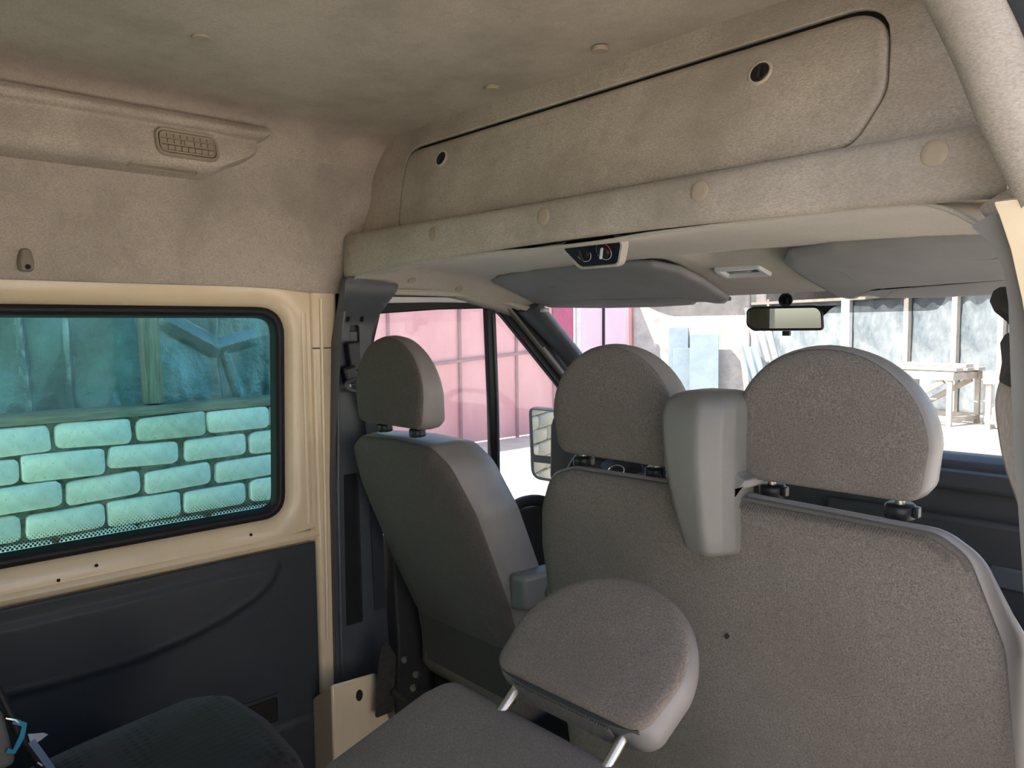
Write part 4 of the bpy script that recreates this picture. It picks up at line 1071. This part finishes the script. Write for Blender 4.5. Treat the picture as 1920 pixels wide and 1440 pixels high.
# whitewashed wall with boards leaning on it
w0 = Vector((-8.9, 12.83, 0)); wd = Vector((.84, .54, 0)).normalized(); wn = Vector((wd.y, -wd.x, 0))
def wp_(s, z, d): return w0+wd*s+wn*d+Vector((0, 0, z))
V, F = gridg(lambda s, z: wp_(s, z, .02*noise.noise(Vector((s*2, z*2, 0)))), lin(0, 2.35, 40), lin(GZ, 4.0, 60))
yw = put(mk('yard_wall', V, F, 'plaster', solid=.2), 'whitewashed rendered wall across the yard behind the boards', 'wall')
def lean(name, s0, s1, top, d, th, mat, label, cat, group=None, tilt=.10, shear=0):
    h = top-GZ
    def P(s, t, e): return wp_(s+shear*(1-t), GZ+h*t, d+.06+tilt*h*(1-t)+e)
    V, F = loft([[P(s0, 0, 0), P(s1, 0, 0), P(s1, 0, th), P(s0, 0, th)], [P(s0, 1, 0), P(s1, 1, 0), P(s1, 1, th), P(s0, 1, th)]])
    return put(mk(name, V, F, mat, bevel=.006), label, cat, group)
lean('board', .72, 1.12, 1.34, 0, .05, 'slab', 'short grey-blue board at the back, leaning on the whitewashed wall', 'board', 'boards leaning on the whitewashed wall')
lean('board', .82, 1.25, .92, .10, .04, 'slab', 'narrow pale board in front, left of the widest one', 'board', 'boards leaning on the whitewashed wall')
lean('board', 1.16, 1.72, 1.20, .22, .14, 'slab', 'widest pale blue board stack leaning on the whitewashed wall', 'board', 'boards leaning on the whitewashed wall')
def corr(name, s0, s1, top, d, shear, mat, label):
    h = top-GZ
    V, F = gridg(lambda s, t: wp_(s+shear*(1-t), GZ+h*t, d+.1+.12*h*(1-t)+.025*math.sin(s*42)), lin(s0, s1, 60), lin(0, 1, 4))
    return put(mk(name, V, F, mat, solid=.012), label, 'sheet', 'corrugated sheets leaning by the wall end')
corr('corrugated_sheet', 2.20, 2.62, 1.72, .05, .60, 'sheetw', 'taller white corrugated sheet leaning at the wall end')
corr('corrugated_sheet', 2.14, 2.46, .95, .35, .42, 'slab', 'shorter bluish corrugated sheet leaning in front of the taller one')

# unseen wall added right of the yard to bounce warm light through the door
put(box('bounce_wall', (6.5, 1.5, 1.1), (.25, 16, 3.4), rough_mat('cream bounce wall', (.68, .645, .59), (.80, .765, .71), 2, .95, .4, .01, 14), bevel=.02), 'unseen cream wall added right of the van to bounce warm light in', 'wall')

# open shed with plastic sheeting across the yard
s0 = Vector((-5.71, 19.17, 0)); sd = Vector((.93, -.36, 0)).normalized(); sn_ = Vector((sd.y, -sd.x, 0))
if sn_.y > 0: sn_ = -sn_
def shp(s, z, d): return s0+sd*s+sn_*d+Vector((0, 0, z))
fsd = thing('open_shed', tuple(shp(0, GZ, 0)), 'open shed with pale posts and clouded plastic sheeting across the yard', 'building')
def sdist(x): return (x+5.71)/.93*1.0
posts = [(-10.16, .10), (-7.43, .28), (-5.71, .13), (-4.54, .13), (-3.55, .12), (-2.3, .13)]
ang = math.atan2(sd.y, sd.x); RZ = Matrix.Rotation(ang, 3, 'Z')
for x, w in posts:
    box('post', tuple(shp((x+5.71)/sd.x, .75, .05)), (w, .12, 2.75), 'plankw' if w < .2 else 'white', fsd, rot=RZ, bevel=.01)
xs = [-12.0]+[p[0] for p in posts]
for a, b in zip(xs, xs[1:]):
    sa, sb_ = (a+5.71)/sd.x, (b+5.71)/sd.x
    V, F = gridg(lambda s, z: shp(s, z, -.06+.05*noise.noise(Vector((s*1.5, z*1.2, 4)))+.02*noise.noise(Vector((s*5, z*4, 1)))), lin(sa, sb_, 26), lin(GZ, 2.05, 26))
    mk('plastic_sheet', V, F, 'poly', fsd, angle=180, solid=.01)
V, F = loft([[shp(s, z, d) for d, z in ((-.1, 2.02+.018*s), (.12, 2.02+.018*s), (.12, 2.24+.018*s), (-.1, 2.24+.018*s))] for s in (-1.2, 4.2)])
mk('eave_beam', V, F, 'plankw', fsd, bevel=.01)
V, F = loft([[shp(s, z, d) for d, z in ((-.1, 1.98), (.1, 1.98), (.1, 2.06), (-.1, 2.06))] for s in (-6.5, -1.2)])
mk('tie_beam', V, F, 'plankw', fsd, bevel=.01)
V, F = gridg(lambda s, d: shp(s, 2.30+.018*s+.05*math.sin(s*14)+.25*(.3-d), d), lin(-1.2, 4.2, 120), (.4, -2.5))
mk('tile_roof', V, F, 'plankw', fsd, solid=.04)
V, F = gridg(lambda s, d: shp(s, 2.5+.25*(.3-d), d), lin(-8, -1.2, 10), (.2, -2.5))
mk('sheet_roof', V, F, 'sheetw', fsd, solid=.04)
box('rear_wall', tuple(shp(-1.5, 1.2, -2.6)), (14, .1, 3.8), 'plaster', fsd, rot=RZ, bevel=0)

# timber trestles with boards on top
def trestle(c, ang, L, Wd, H, label):
    c = Vector(c); R = Matrix.Rotation(ang, 3, 'Z')
    t = thing('timber_trestle', tuple(c), label, 'trestle', 'timber trestles in the yard')
    def bt_(name, a, b, w=.09, h=.09):
        a = c+R @ Vector(a); b = c+R @ Vector(b); d = (b-a); n_ = d.normalized()
        s = n_.cross(Vector((0, 0, 1)) if abs(n_.z) < .9 else Vector((0, 1, 0))).normalized(); u = s.cross(n_)
        V, F = loft([[p+s*w/2*i+u*h/2*j for i, j in ((-1, -1), (1, -1), (1, 1), (-1, 1))] for p in (a, b)])
        mk(name, V, F, 'plankw', t, bevel=.006)
    for x in (-L/2, L/2):
        for y in (-Wd/2, Wd/2): bt_('leg', (x, y, 0), (x, y, H))
        bt_('cross_rail', (x, -Wd/2, .12), (x, Wd/2, .12)); bt_('cross_rail', (x, -Wd/2, H-.06), (x, Wd/2, H-.06), .09, .14)
    for y in (-Wd/2, Wd/2):
        bt_('rail', (-L/2-.1, y-.06, H-.05), (L/2+.1, y-.06, H-.05), .05, .16); bt_('rail', (-L/2, y, .14), (L/2, y, .14))
        bt_('brace', (-L/2, y, .2), (L*.4, y, H-.15), .07, .10)
    return t
trestle((-4.35, 16.7, GZ), -.2, 1.25, 1.0, 1.02, 'sunlit timber trestle stacked with boards, left of the two')
trestle((-2.75, 16.75, GZ), .30, 1.2, .9, .98, 'sunlit timber trestle further right, by the seat belt')
for i, (x, y, z, L, a) in enumerate(((-4.45, 16.36, .475, 1.5, -.2), (-4.35, 16.68, .475, 1.5, -.2), (-4.25, 17.0, .475, 1.5, -.2), (-4.3, 16.75, .54, 1.3, -.2), (-2.7, 16.6, .405, 1.4, .3), (-2.8, 16.95, .405, 1.3, .3))):
    put(box('board', (x, y, z), (L, .26, .06), 'plankw', rot=Matrix.Rotation(a, 3, 'Z'), bevel=.006),
        ['front board', 'second board', 'rear board', 'topmost board', 'front board', 'rear board'][i]+' lying on the '+('left' if i < 4 else 'right')+' timber trestle', 'board', 'boards on the trestles')
